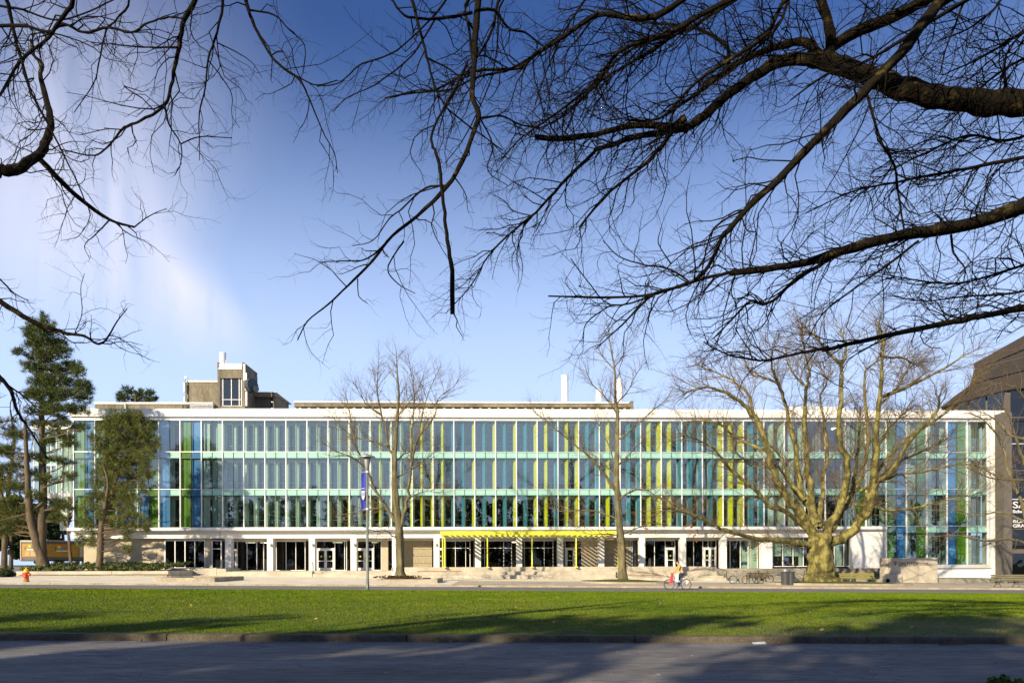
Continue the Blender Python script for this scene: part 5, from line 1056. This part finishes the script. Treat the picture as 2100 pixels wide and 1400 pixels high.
island('mossy kerbed mound round the massive old tree', (1574, 1855), 51.6, 3.0, .16, mt_moss, 2)

# ================================================================== STREET FURNITURE
# hydrant
mt_red = M('hydrant_red', (.62,.07,.012), .45, .15, 8, spec=.5); mt_hyel = M('hydrant_yellow', (.80,.42,.02), .45, .12, 8, spec=.5); mt_hgr = M('hydrant_base_green', (.20,.22,.04), .7, .2, 8)
hb_ = P(54, 1190.5, 46.6); hb_.z = gz(hb_.x, 46.6)
hy = thing('fire_hydrant', 'red fire hydrant with yellow bonnet beside the pavement edge', 'hydrant', hb_)
o = (hb_.x, hb_.y, hb_.z)
MB().lathe([(.19,0),(.19,.06),(.15,.07),(.15,.13)], o, 18).build('base_flange', mt_hgr, hy)
MB().lathe([(.145,.13),(.145,.50),(.16,.52),(.16,.58),(.185,.59),(.185,.64)], o, 20).build('barrel', mt_red, hy)
MB().lathe([(.18,.645),(.18,.68),(.165,.70),(.15,.80),(.10,.87),(.05,.895),(.045,.94),(.03,.95)], o, 20).build('bonnet', mt_hyel, hy)
for s in (-1, 1): MB().tube([(o[0]+s*.12, o[1], o[2]+.50), (o[0]+s*.20, o[1], o[2]+.50), (o[0]+s*.205, o[1], o[2]+.50), (o[0]+s*.26, o[1], o[2]+.50)], [.075, .075, .095, .09], 12).build('hose_outlet', mt_red, hy)
MB().tube([(o[0], o[1]-.1, o[2]+.42), (o[0], o[1]-.2, o[2]+.42), (o[0], o[1]-.205, o[2]+.42), (o[0], o[1]-.26, o[2]+.42)], [.095, .095, .12, .115], 14).build('pumper_outlet', mt_red, hy)
MB().tube([(o[0], o[1], o[2]+.95), (o[0], o[1], o[2]+1.0)], .028, 5).build('operating_nut', mt_hyel, hy)
# lamp post with banner
lb = P(753.5, 1203.5, 37.2); lb.z = -.009*lb.x+.02; lpz = lambda v: ZV(v, 37.2, 753)
lamp = thing('street_lamp', 'green street lamp with flat round head and blue banner on the lawn edge', 'street lamp', lb)
pr = 3.1/sc(37.2)
MB().lathe([(pr*1.15, -.1), (pr*1.15, .5), (pr*1.0, .55), (pr*.72, lpz(966)-lb.z)], lb, 14).build('pole', mt_pole, lamp, smooth=True)
MB().box(lb.x-.03, lb.x+.03, lb.y-pr*1.2, lb.y-pr*1.1, lb.z+.18, lb.z+.4).build('access_cover', mt_galv, lamp)
zc = lpz(957)
MB().lathe([(.06, lpz(966)), (.10, lpz(964)), (.125, lpz(955)), (.20, lpz(940)), (.20, lpz(938.5))], (lb.x, lb.y, 0), 18).build('lamp_neck', mt_galv, lamp, smooth=True)
MB().lathe([(.20, lpz(938.4)), (.44, lpz(938)), (.44, lpz(936)), (.26, lpz(933)), (.08, lpz(931.5)), (.06, lpz(930)), (.02, lpz(929.5))], (lb.x, lb.y, 0), 28).build('lamp_head', mt_galv, lamp)
mt_ban = M('blue_banner_cloth', (.055,.06,.42), .8, .08, 2); mt_banw = M('banner_print_white', (.75,.75,.85), .8, .03, 3)
ban = MB(); bx0, bx1 = XU(740.2, 37.0), XU(749.6, 37.0)
for i in range(9):
    f = i/8; z = lpz(965+80*f); sl = .0
    for j, xx in enumerate((bx0, (bx0+bx1)/2, bx1)): ban.v.append((xx-.02*f, 37.2+(-.05 if j == 0 else 0)+.02*math.sin(f*7+j), z+(-.18 if j == 0 else -.09 if j == 1 else 0)*(1 if f < .5 else .2)))
for i in range(8):
    for j in range(2): a = i*3+j; ban.f.append((a, a+1, a+4, a+3))
bo = ban.build('banner', mt_ban, lamp); so = bo.modifiers.new('thick', 'SOLIDIFY'); so.thickness = .006
cxb, czb = (bx0+bx1)/2-.015, lpz(1015)
shield(cxb, czb-.02, 37.12, .17, .50, mt_banw, bo, 'banner_shield'); MB().box(cxb-.09, cxb+.09, 37.11, 37.12, lpz(1002), lpz(1001)).build('banner_rule', mt_banw, bo)
for k in range(3): MB().box(cxb-.06+k*.05, cxb-.04+k*.05, 37.10, 37.107, czb-.06, czb+.16).build('shield_mark', mt_ban, bo)
for v in (967, 1043): MB().tube([(lb.x, 37.2, lpz(v)), (bx0-.02, 37.2, lpz(v)-.04)], .018, 6).build('banner_arm', mt_galv, lamp); MB().lathe([(pr*.95, -.05), (pr*.95, .05)], (lb.x, lb.y, lpz(v)), 12).build('bracket_band', mt_whiteframe, lamp)
# litter bins
mt_bin = M('bin_dark_metal', (.055,.062,.062), .5, .2, 5, spec=.4, fine=.2)
for (u, r, lab, hd) in ((1610.5, .30, 'left dark ribbed litter bin of the pair beside the old tree', 1), (1621.5, .27, 'right dark ribbed litter bin of the pair beside the old tree', 0)):
    p = P(u, 1197, 49.6); g0 = gz(p.x, 49.6); bn = thing('litter_bin', lab, 'bin', (p.x, 49.6, g0), 'litter bins by the old tree')
    H = .92
    MB().lathe([(r*.92, 0), (r*.92, .05), (r*.86, .06), (r*.86, H)], (p.x, 49.6, g0), 20).build('liner', mt_roomdark, bn)
    for k in range(22): a = 2*math.pi*k/22; MB().obox((p.x+math.cos(a)*r*.95, 49.6+math.sin(a)*r*.95, g0+.05+H/2-.02), (math.cos(a), math.sin(a), 0), (-math.sin(a), math.cos(a), 0), (0,0,1), .012, r*.105, H/2-.04).build('bin_slat', mt_bin, bn)
    MB().lathe([(r*1.05, H), (r*1.12, H+.03), (r*1.0, H+.07), (r*.7, H+.08)], (p.x, 49.6, g0), 20).build('rim', mt_bin, bn)
    if hd: MB().lathe([(r*.62, H+.081), (r*.62, H+.22), (r*.66, H+.225), (r*.5, H+.27), (r*.1, H+.29)], (p.x, 49.6, g0), 16).build('hood', mt_galv, bn)
# benches
def bench(label, x, y, rz, L, slat_mat, group='park benches along the pavement'):
    z = gz(x, y); t = thing('park_bench', label, 'bench', (x, y, z), group); parts = []
    for i in range(4): yy = -.20+i*.125; parts.append(MB().box(-L/2, L/2, yy-.05, yy+.05, .42+.012*abs(i-1.5), .46+.012*abs(i-1.5)).build('seat_slat', slat_mat, t))
    for i in range(3): yy, zz = .27+.035*i, .56+i*.135; parts.append(MB().obox((0, yy, zz), (1,0,0), (0,.97,-.24), (0,.24,.97), L/2, .018, .055).build('back_slat', slat_mat, t))
    for sx_ in (-L/2+.25, 0, L/2-.25):
        mb = MB(); mb.tube([(sx_, -.30, 0), (sx_, -.27, .12), (sx_, -.16, .28), (sx_, -.22, .40)], .025, 6); mb.tube([(sx_, .34, 0), (sx_, .26, .14), (sx_, .12, .26), (sx_, .20, .40), (sx_, .28, .58), (sx_, .38, .92)], .025, 6); mb.tube([(sx_, -.24, .40), (sx_, 0, .395), (sx_, .22, .40)], .025, 6)
        mb.tube([(sx_, -.16, .28), (sx_, 0, .22), (sx_, .12, .26)], .02, 6)
        if sx_: mb.tube([(sx_, -.24, .40), (sx_, -.33, .55), (sx_, -.25, .66), (sx_, .05, .67), (sx_, .30, .68)], .022, 6)
        parts.append(mb.build('leg_frame', mt_iron, t))
    for q in parts: q.location = (0, 0, 0)
    t.rotation_euler.z = rz; return t
q = P(1753, 1195, 52.5); bench('mossy wooden bench seen at an angle right of the old tree', q.x, 52.5, R(-14), 2.9, mt_wmoss)
q = P(2075, 1203, 47.0); bench('weathered wooden bench cut by the right edge of the picture', q.x+.3, 47.0, R(2), 3.2, mt_wgrey)
q = P(1551, 1193, 54.0); bench('dark wooden bench between the silver and red bicycles', q.x, 54.0, R(186), 1.9, mt_wgrey)
# bicycles
mt_tyre = M('tyre_rubber', (.03,.03,.03), .8, .2, 9); mt_rim = M('rim_alloy', (.45,.45,.45), .35, .1, 9, metal=.6)
def bicycle(label, loc, rz, fmat, lean=0, basket=None, group='bicycles parked on the pavement', reflector=True, accent=None):
    t = thing('bicycle', label, 'bicycle', loc, group); r = .335; wb = 1.05; fx, bx_ = -.48, .57
    for nm, x in (('front_wheel', fx), ('rear_wheel', bx_)):
        ring = lambda rad, k=28: [(x+rad*math.cos(2*math.pi*i/k), 0, r+rad*math.sin(2*math.pi*i/k)) for i in range(k)]
        wh = MB().tube([(x, -.05, r), (x, .05, r)], .03, 10).build('wheel_hub', mt_rim, t); wh.location = (0, 0, 0)
        for oo in (MB().tube(ring(r-.022), .022, 7, closed=True).build('tyre', mt_tyre, wh), MB().tube(ring(r-.05), .013, 6, closed=True).build('rim', mt_rim, wh)): oo.location = (0, 0, 0)
        sp = MB()
        for i in range(14): a = 2*math.pi*i/14; sp.tube([(x+.02*math.cos(a), .03*(-1)**i, r+.02*math.sin(a)), (x+(r-.05)*math.cos(a), 0, r+(r-.05)*math.sin(a))], .0035, 3, False)
        sp = sp.build('spokes', mt_rim, wh); sp.location = (0, 0, 0)
    bb = (.12, 0, .29); st = (.30, 0, .80); hd_t = (-.30, 0, .84); hd_b = (-.345, 0, .70)
    mb = MB()
    for a, b_, rr in ((bb, (.27, 0, .72), .019), (hd_b, bb, .023), (hd_t, (.27, 0, .72), .019), (hd_t, hd_b, .024)): mb.tube([a, b_], rr, 8)
    for s in (-.05, .05): mb.tube([bb, (bx_, s, r)], .011, 6); mb.tube([(.27, 0, .72), (bx_, s, r)], .010, 6)
    mb.build('frame', fmat, t).location = (0, 0, 0)
    mb = MB()
    for s in (-.05, .05): mb.tube([(-.345, s*.7, .69), (-.37, s, .62), (fx, s, r)], .013, 6)
    mb.build('fork', accent or fmat, t).location = (0, 0, 0)
    MB().tube([hd_t, (-.29, 0, .95), (-.34, 0, .99)], .015, 6).build('stem', mt_iron, t).location = (0, 0, 0)
    hbm = MB().tube([(-.25, -.29, 1.03), (-.36, -.16, 1.0), (-.34, 0, .99), (-.36, .16, 1.0), (-.25, .29, 1.03)], .014, 7).build('handlebar', mt_iron, t); hbm.location = (0, 0, 0)
    MB().tube([(.27, 0, .72), (.33, 0, .93)], .014, 6).build('seat_post', mt_rim, t).location = (0, 0, 0)
    MB().hexa([(.20, -.02, .93), (.46, -.075, .95), (.46, .075, .95), (.20, .02, .93)], [(.19, -.025, .965), (.47, -.085, .995), (.47, .085, .995), (.19, .025, .965)]).build('saddle', mt_tyre, t, bevel=.01).location = (0, 0, 0)
    mb = MB().lathe([(.095, -.006), (.095, .006)], (0, 0, 0), 18); mb.v = [(bb[0]+x, bb[1]-.05+z, bb[2]+y) for x, y, z in mb.v]; mb.tube([bb, (bb[0]-.12, -.07, bb[2]-.12)], .012, 5); mb.tube([bb, (bb[0]+.12, .07, bb[2]+.12)], .012, 5)
    mb.build('crank', mt_iron, t).location = (0, 0, 0)
    mb = MB().box(bb[0]-.17, bb[0]-.07, -.14, -.07, bb[2]-.13, bb[2]-.11); mb.box(bb[0]+.07, bb[0]+.17, .07, .14, bb[2]+.11, bb[2]+.13); mb.build('pedals', mt_tyre, t).location = (0, 0, 0)
    t.rotation_euler = (lean, 0, rz); return t
mt_silver = M('silver_bike_paint', (.42,.42,.40), .35, .1, 9, metal=.4); mt_orange = M('orange_bike_fork', (.75,.28,.02), .4, .1, 9); mt_bred = M('red_bike_paint', (.55,.02,.015), .35, .1, 9); mt_bblack = M('black_bike_paint', (.03,.03,.035), .35, .1, 9); mt_bblue = M('blue_bike_paint', (.05,.14,.38), .35, .1, 9)
q = P(1517, 1194.5, 52.5); bicycle('silver bicycle with orange front fork parked left of the dark bench', (q.x, 52.5, gz(q.x, 52.5)), R(180+8), mt_silver, R(-4), accent=mt_orange)
q = P(1566, 1192.5, 55.2); bicycle('red framed bicycle parked behind the dark bench', (q.x, 55.2, gz(q.x, 55.2)), R(180-6), mt_bred, R(4))
q = P(1733, 1193, 54.6); bicycle('black bicycle parked behind the mossy bench', (q.x, 54.6, gz(q.x, 54.6)), R(180+5), mt_bblack, R(3))

# ================================================================== CYCLIST
cyY = 42.0; q = P(1388, 1208, cyY); cz_ = -.009*q.x; cxx = q.x
bicycle('blue city bicycle ridden leftward along the path behind the lawn', (cxx, cyY, cz_), 0, mt_bblue, group=None, accent=mt_bred)
pan = MB().hexa([(-.50,-.03,.42),(-.28,-.03,.42),(-.28,.03,.42),(-.50,.03,.42)], [(-.36,-.03,.99),(-.22,-.03,.99),(-.22,.03,.99),(-.36,.03,.99)])
pan.v = [(cxx+x, cyY+y-.06, cz_+z) for x, y, z in pan.v]; pan = pan.build('cycle_bag', M('red_nylon', (.70,.05,.08), .6, .1, 8), None, bevel=.012); tag(pan, 'red cloth bag hanging at the front of the ridden bicycle', 'bag')
bag = MB(); bl = [(-.13,-.24,.50),(.06,-.24,.48),(.06,-.15,.48),(-.13,-.15,.50)]; bh = [(-.10,-.25,.98),(.07,-.25,.98),(.07,-.14,.98),(-.10,-.14,.98)]
bag.hexa([(cxx+x-.02, cyY+y, cz_+z) for x, y, z in bl], [(cxx+x-.02, cyY+y, cz_+z) for x, y, z in bh]); bag.tube([(cxx-.08, cyY-.195, cz_+.98), (cxx-.12, cyY-.2, cz_+1.07), (cxx-.22, cyY-.22, cz_+1.06)], .01, 5)
tag(bag.build('shopping_bag', M('white_plastic_bag', (.75,.73,.76), .5, .06, 6), None, bevel=.01), 'white shopping bag hanging from the handlebar beside the cyclist', 'bag')
def skinned(name, joints, edges, mats, pick, parent, root=0, sub=2):
    me = bpy.data.meshes.new(name); bm = bmesh.new(); sk = bm.verts.layers.skin.verify(); vs_ = []
    for (p, r) in joints: v = bm.verts.new(p); v[sk].radius = (r, r) if not isinstance(r, tuple) else r; vs_.append(v)
    vs_[root][sk].use_root = True
    for a, b_ in edges: bm.edges.new((vs_[a], vs_[b_]))
    bm.to_mesh(me); bm.free(); t = bpy.data.objects.new(name, me); C.objects.link(t)
    t.modifiers.new('s', 'SKIN'); sm = t.modifiers.new('d', 'SUBSURF'); sm.levels = sub; sm.render_levels = sub
    dg = bpy.context.evaluated_depsgraph_get(); m2 = bpy.data.meshes.new_from_object(t.evaluated_get(dg)); bpy.data.objects.remove(t, do_unlink=True)
    m2.materials.clear()
    for mm in mats: m2.materials.append(mm)
    for f in m2.polygons: f.material_index = pick(f.center); f.use_smooth = True
    m2.name = name; return link(name, m2, parent, root_of(parent))
mt_skin = M('skin', (.52,.30,.18), .6, .05, 8); mt_jacket = M('tan_jacket', (.55,.36,.13), .8, .12, 9); mt_jeans = M('dark_jeans', (.03,.038,.055), .9, .2, 12); mt_hair = M('dark_hair', (.02,.014,.01), .7, .2, 20); mt_shoe = M('blue_shoe', (.06,.13,.32), .6, .1, 9)
per = thing('person', 'person in tan jacket and dark jeans riding a bicycle to the left', 'person', (cxx, cyY, cz_))
J = []; E = []
def jt(p, r, par=None):
    J.append((p, r)); 
    if par is not None: E.append((par, len(J)-1))
    return len(J)-1
pel = jt((.33, 0, 1.02), (.155, .125)); wai = jt((.30, 0, 1.16), (.14, .11), pel); che = jt((.22, 0, 1.34), (.165, .125), wai); shl = jt((.15, 0, 1.47), (.13, .10), che); nk = jt((.10, 0, 1.55), .055, shl); hd0 = jt((.06, 0, 1.62), (.075, .085), nk); hd1 = jt((.045, 0, 1.72), (.085, .10), hd0); hd2 = jt((.055, 0, 1.79), .06, hd1)
nose = jt((-.035, 0, 1.675), .018, hd1)
for s in (-1, 1):
    a = jt((.14, s*.19, 1.45), .065, shl); b_ = jt((.0, s*.26, 1.24), .05, a); c_ = jt((-.17, s*.27, 1.09), .037, b_); d_ = jt((-.235, s*.28, 1.06), (.034, .022), c_)
    for k in range(4): f = jt((-.285, s*(.255+.018*k), 1.062-.004*k), .0105, d_); jt((-.298, s*(.255+.018*k), 1.025), .009, f)
    th = jt((-.245, s*.24, 1.045), .011, d_); jt((-.272, s*.235, 1.02), .009, th)
    hip = jt((.31, s*.09, .97), .088, pel); kn = jt((-.02 if s < 0 else .10, s*.11, .70 if s < 0 else .86), .062, hip)
    ank = jt((.10 if s < 0 else .30, s*.11, .30 if s < 0 else .50), .042, kn); hl = jt((.12 if s < 0 else .32, s*.11, .22 if s < 0 else .43), .042, ank); jt((-.06 if s < 0 else .14, s*.115, .195 if s < 0 else .41), .038, hl)
def pick(c):
    x, y, z = c
    if z > 1.545: return 0
    if x < -.215 and z < 1.2: return 0
    if z > 1.06 or (abs(y) > .17 and z > .95): return 1
    if (z < .30 and y < 0) or (z < .505 and y > 0 and x < .36 and z < .49): return 3
    return 2
skinned('body', J, E, [mt_skin, mt_jacket, mt_jeans, mt_shoe], pick, per)
hm = MB()
for j in range(7):
    ph = math.pi*.5*j/6
    for i in range(14): a = 2*math.pi*i/14; back = max(0, math.cos(a)); hm.v.append((cxx+.06+.108*math.cos(a)*math.cos(ph), cyY+.098*math.sin(a)*math.cos(ph), cz_+1.725-(.10*back*(1-j/6))+.12*math.sin(ph)))
for j in range(6):
    for i in range(14): hm.f.append((j*14+i, j*14+(i+1) % 14, (j+1)*14+(i+1) % 14, (j+1)*14+i))
hm.build('hair', mt_hair, per, smooth=True)
for s in (-1, 1):
    MB().lathe([(.001, -.012), (.012, 0), (.001, .012)], (cxx-.035, cyY+s*.035, cz_+1.705), 8).build('eye', mt_hair, per)
    MB().lathe([(.001, -.03), (.018, 0), (.001, .03)], (cxx+.06, cyY+s*.105, cz_+1.69), 8).build('ear', mt_skin, per)
MB().box(cxx-.034, cxx-.028, cyY-.02, cyY+.02, cz_+1.628, cz_+1.634).build('mouth', mt_bred, per)

# ================================================================== TRUCK
mt_tan = M('golden_truck_panel', (.36,.20,.03), .5, .1, 1.5, spec=.4); mt_tdark = M('truck_grey_frame', (.12,.115,.10), .5, .2, 3); mt_tframe = M('truck_trim', (.42,.38,.28), .5, .15, 3)
ty = 82.0; tx0, tx1 = XU(42, ty), XU(92, ty); tz0, tz1 = ZV(1158, ty, 60), ZV(1107, ty, 60)
tr = thing('delivery_truck', 'golden brown box truck with coloured square logo parked behind the pines', 'truck', ((tx0+tx1)/2, ty, tz0))
W = tx1-tx0; Lt = 6.5; e = Vector((.62, .785, 0)); zb = tz0+.62
def tq(x, d, z): p = Vector((tx0+x, ty, z)) + e*d; return p     # x across the rear, d along the side
mb = MB().hexa([tq(0,0,zb), tq(W,0,zb), tq(W,Lt,zb), tq(0,Lt,zb)], [tq(0,0,tz1), tq(W,0,tz1), tq(W,Lt,tz1), tq(0,Lt,tz1)]); box = mb.build('cargo_box', mt_tdark, tr)
rear = lambda x0, x1, z0, z1, off, nm, mat: MB().hexa([(tx0+x0, ty-off, z0), (tx0+x1, ty-off, z0), (tx0+x1, ty-.001, z0), (tx0+x0, ty-.001, z0)], [(tx0+x0, ty-off, z1), (tx0+x1, ty-off, z1), (tx0+x1, ty-.001, z1), (tx0+x0, ty-.001, z1)]).build(nm, mat, box)
rear(0, .12, zb, tz1, .05, 'rear_frame', mt_tframe); rear(W-.12, W, zb, tz1, .05, 'rear_frame', mt_tframe); rear(.125, W-.125, tz1-.22, tz1, .05, 'rear_frame', mt_tframe); rear(.2, W-.2, zb+.35, tz1-.42, .03, 'rear_panel', mt_tan)
sn = Vector((e.y, -e.x, 0))
def sideq(d0, d1, z0, z1, off, nm, mat): MB().hexa([tq(W,d0,z0)+sn*.001, tq(W,d1,z0)+sn*.001, tq(W,d1,z0)+sn*off, tq(W,d0,z0)+sn*off], [tq(W,d0,z1)+sn*.001, tq(W,d1,z1)+sn*.001, tq(W,d1,z1)+sn*off, tq(W,d0,z1)+sn*off]).build(nm, mat, box)
sideq(0, Lt, tz1-.1, tz1, .04, 'side_rail', mt_tframe); sideq(.05, 3.6, zb+.35, tz1-.45, .03, 'side_panel', mt_tan); sideq(3.7, 6.2, zb+.35, tz1-.6, .03, 'side_panel', mt_tframe)
for c_, dxx, dzz in (((.75,.55,.03), 0, .3), ((.65,.08,.03), .32, .36), ((.1,.35,.1), .02, 0), ((.03,.25,.5), .33, .05)):
    mc = M('logo_square', c_, .5, .02, 1); rear(.95+dxx, 1.22+dxx, tz1-1.05+dzz*.8, tz1-.82+dzz*.8, .045, 'logo_square', mc); sideq(1.35+dxx*1.2, 1.65+dxx*1.2, tz1-1.15+dzz*.8, tz1-.92+dzz*.8, .045, 'logo_square', mc)
mt_print = M('white_truck_print', (.65,.62,.55), .5, .02, 1)
for k in range(4): rear(.55, 1.05, zb+.52+k*.14, zb+.55+k*.14, .042, 'print_line', mt_print); rear(1.2, 1.75, zb+.52+k*.14, zb+.55+k*.14, .042, 'print_line', mt_print)
rear(.75, 1.6, zb+1.15, zb+1.27, .042, 'print_line', mt_print); rear(.5, .62, zb+1.2, zb+1.55, .042, 'print_mark', mt_tdark); sideq(1.2, 2.4, zb+1.0, zb+1.12, .042, 'print_line', mt_print); sideq(1.0, 1.15, zb+1.1, zb+1.6, .042, 'print_mark', mt_tdark)
MB().hexa([tq(.15,-.1,tz0+.45), tq(W-.15,-.1,tz0+.45), tq(W-.15,Lt+2,tz0+.45), tq(.15,Lt+2,tz0+.45)], [tq(.15,-.1,zb-.005), tq(W-.15,-.1,zb-.005), tq(W-.15,Lt+2,zb-.005), tq(.15,Lt+2,zb-.005)]).build('chassis', mt_iron, tr)
MB().hexa([tq(.1,Lt+.2,tz0+.5), tq(W-.1,Lt+.2,tz0+.5), tq(W-.1,Lt+2,tz0+.5), tq(.1,Lt+2,tz0+.5)], [tq(.1,Lt+.2,tz0+2.2), tq(W-.1,Lt+.2,tz0+2.2), tq(W-.15,Lt+1.3,tz0+2.2), tq(.15,Lt+1.3,tz0+2.2)]).build('cab', mt_tframe, tr, bevel=.05)
for d in (1.6, Lt+1.1):
    for x in (.25, W-.25): c0 = tq(x, d, tz0+.45); MB().tube([c0-sn*.15, c0+sn*.15], .45, 18).build('wheel', mt_tyre, tr)
for x in (.2, W-.2): rear(x-.08, x+.08, zb+.08, zb+.2, .06, 'tail_light', mt_bred)

# ================================================================== LAWN GRASS, LEAVES, LITTER
g = np.random.default_rng(7); n = 420000
yy = 13.72+22.4*g.random(n)**1.35; half = yy*.80; xx = g.uniform(-1, 1, n)*half+.022*yy
yy = np.where(yy > 35.7, yy+.25*np.sin(xx*2.1)*np.sin(xx*.7+1)*g.random(n), yy)
zz = np.array([lawnz(a, b_) for a, b_ in zip(xx, yy)])
bare = np.clip((np.sin(xx*.9+1)*np.sin(xx*.37+yy*.5)+.6*(16.8-yy)+.30*(xx-3))*.32, 0, .88)*(yy < 18.5); keep = g.random(n) > bare; xx, yy, zz = xx[keep], yy[keep], zz[keep]; n = len(xx)
hgt = (.018+.024*g.random(n))*(1+.008*(yy-14)); wdt = .004+.0005*(yy-13)
an = g.uniform(0, np.pi, n); ln = g.normal(0, .5, (n, 2))*hgt[:, None]
bx, by = np.cos(an)*wdt, np.sin(an)*wdt
V = np.stack([np.stack([xx-bx, yy-by, zz-.004], 1), np.stack([xx+bx, yy+by, zz-.004], 1), np.stack([xx+ln[:, 0], yy+ln[:, 1], zz+hgt], 1)], 1).reshape(-1, 3)
mt_grass = M('grass_blade', (.095,.165,.004), .75, .3, .30, col2=(.165,.205,.008), c2pos=(.42,.68), spec=.12, fine=.25)
go = npmesh('grass', V, np.arange(len(V)).reshape(-1, 3), mt_grass, None, False); tag(go, 'short green lawn grass between the road and the path', 'grass', kind='stuff')
rg = random.Random(12); cs = []
for _ in range(46):
    y = rg.uniform(14.2, 34); x = rg.uniform(-.72, .74)*y; cs.append(Vector((x, y, lawnz(x, y)+.04)))
mt_fallen = M('fallen_leaf', (.36,.23,.11), .8, .3, 9)
tag(leafcloud('fallen_leaves', cs, [.03]*len(cs), 1, .095, mt_fallen, None, rg, .1, 1.5), 'pale brown fallen leaves dotted over the lawn', 'leaves', kind='stuff')
cs = [Vector((XU(u, 13.4)+rg.uniform(-.1, .1), 13.42, -.009*XU(u, 13.4)+.02)) for u in (295, 640, 690, 730, 905, 925, 1595, 1560) for _ in range(4)]
tag(leafcloud('gutter_leaves', cs, [.03]*len(cs), 1, .06, mt_deadleaf, None, rg, .3, 1), 'brown dead leaves lying in the gutter along the near kerb', 'leaves', kind='stuff')
x = XU(1556, 13.3); mb = MB(); mb.v = [(x-.13, 13.25, .012-.009*x), (x+.12, 13.22, .015-.009*x), (x+.14, 13.36, .05-.009*x), (x-.11, 13.38, .03-.009*x), (x, 13.3, .045-.009*x)]; mb.f = [(0,1,4),(1,2,4),(2,3,4),(3,0,4)]
lt_ = mb.build('paper_litter', M('white_paper', (.7,.7,.74), .7, .03, 5)); so = lt_.modifiers.new('t', 'SOLIDIFY'); so.thickness = .004; tag(lt_, 'crumpled white paper scrap in the gutter by the kerb', 'litter')
p = [P(u, v, 13.1) for u, v in ((1925, 1326), (1945, 1322), (1965, 1321), (1982, 1322))]
for k_ in p: k_.z = -.009*k_.x+.03
tw_ = thing('fallen_twig', 'brown fallen twig lying on the road beside the kerb at right', 'twig', p[0]); tubes('stick', [([*p], [.014, .013, .011, .006])], mt_twig, tw_, 6); tubes('side_stick', [([p[1], p[1]+Vector((.1, .05, .06)), p[1]+Vector((.2, .1, .1))], [.008, .006, .003]), ([p[2], p[2]+Vector((.08, -.03, .05)), p[2]+Vector((.16, -.02, .07))], [.007, .005, .003])], mt_twig, tw_, 5)
cs = []
for _ in range(26): y = rg.uniform(9.2, 12.9); x = rg.uniform(-.7, .7)*y; cs.append(Vector((x, y, -.009*x+.006)))
tag(leafcloud('road_specks', cs, [.005]*len(cs), 1, .07, M('pale_speck', (.30,.30,.31), .8, .1, 9), None, rg, .1, 9), 'small pale flecks lying on the asphalt road', 'litter', kind='stuff')
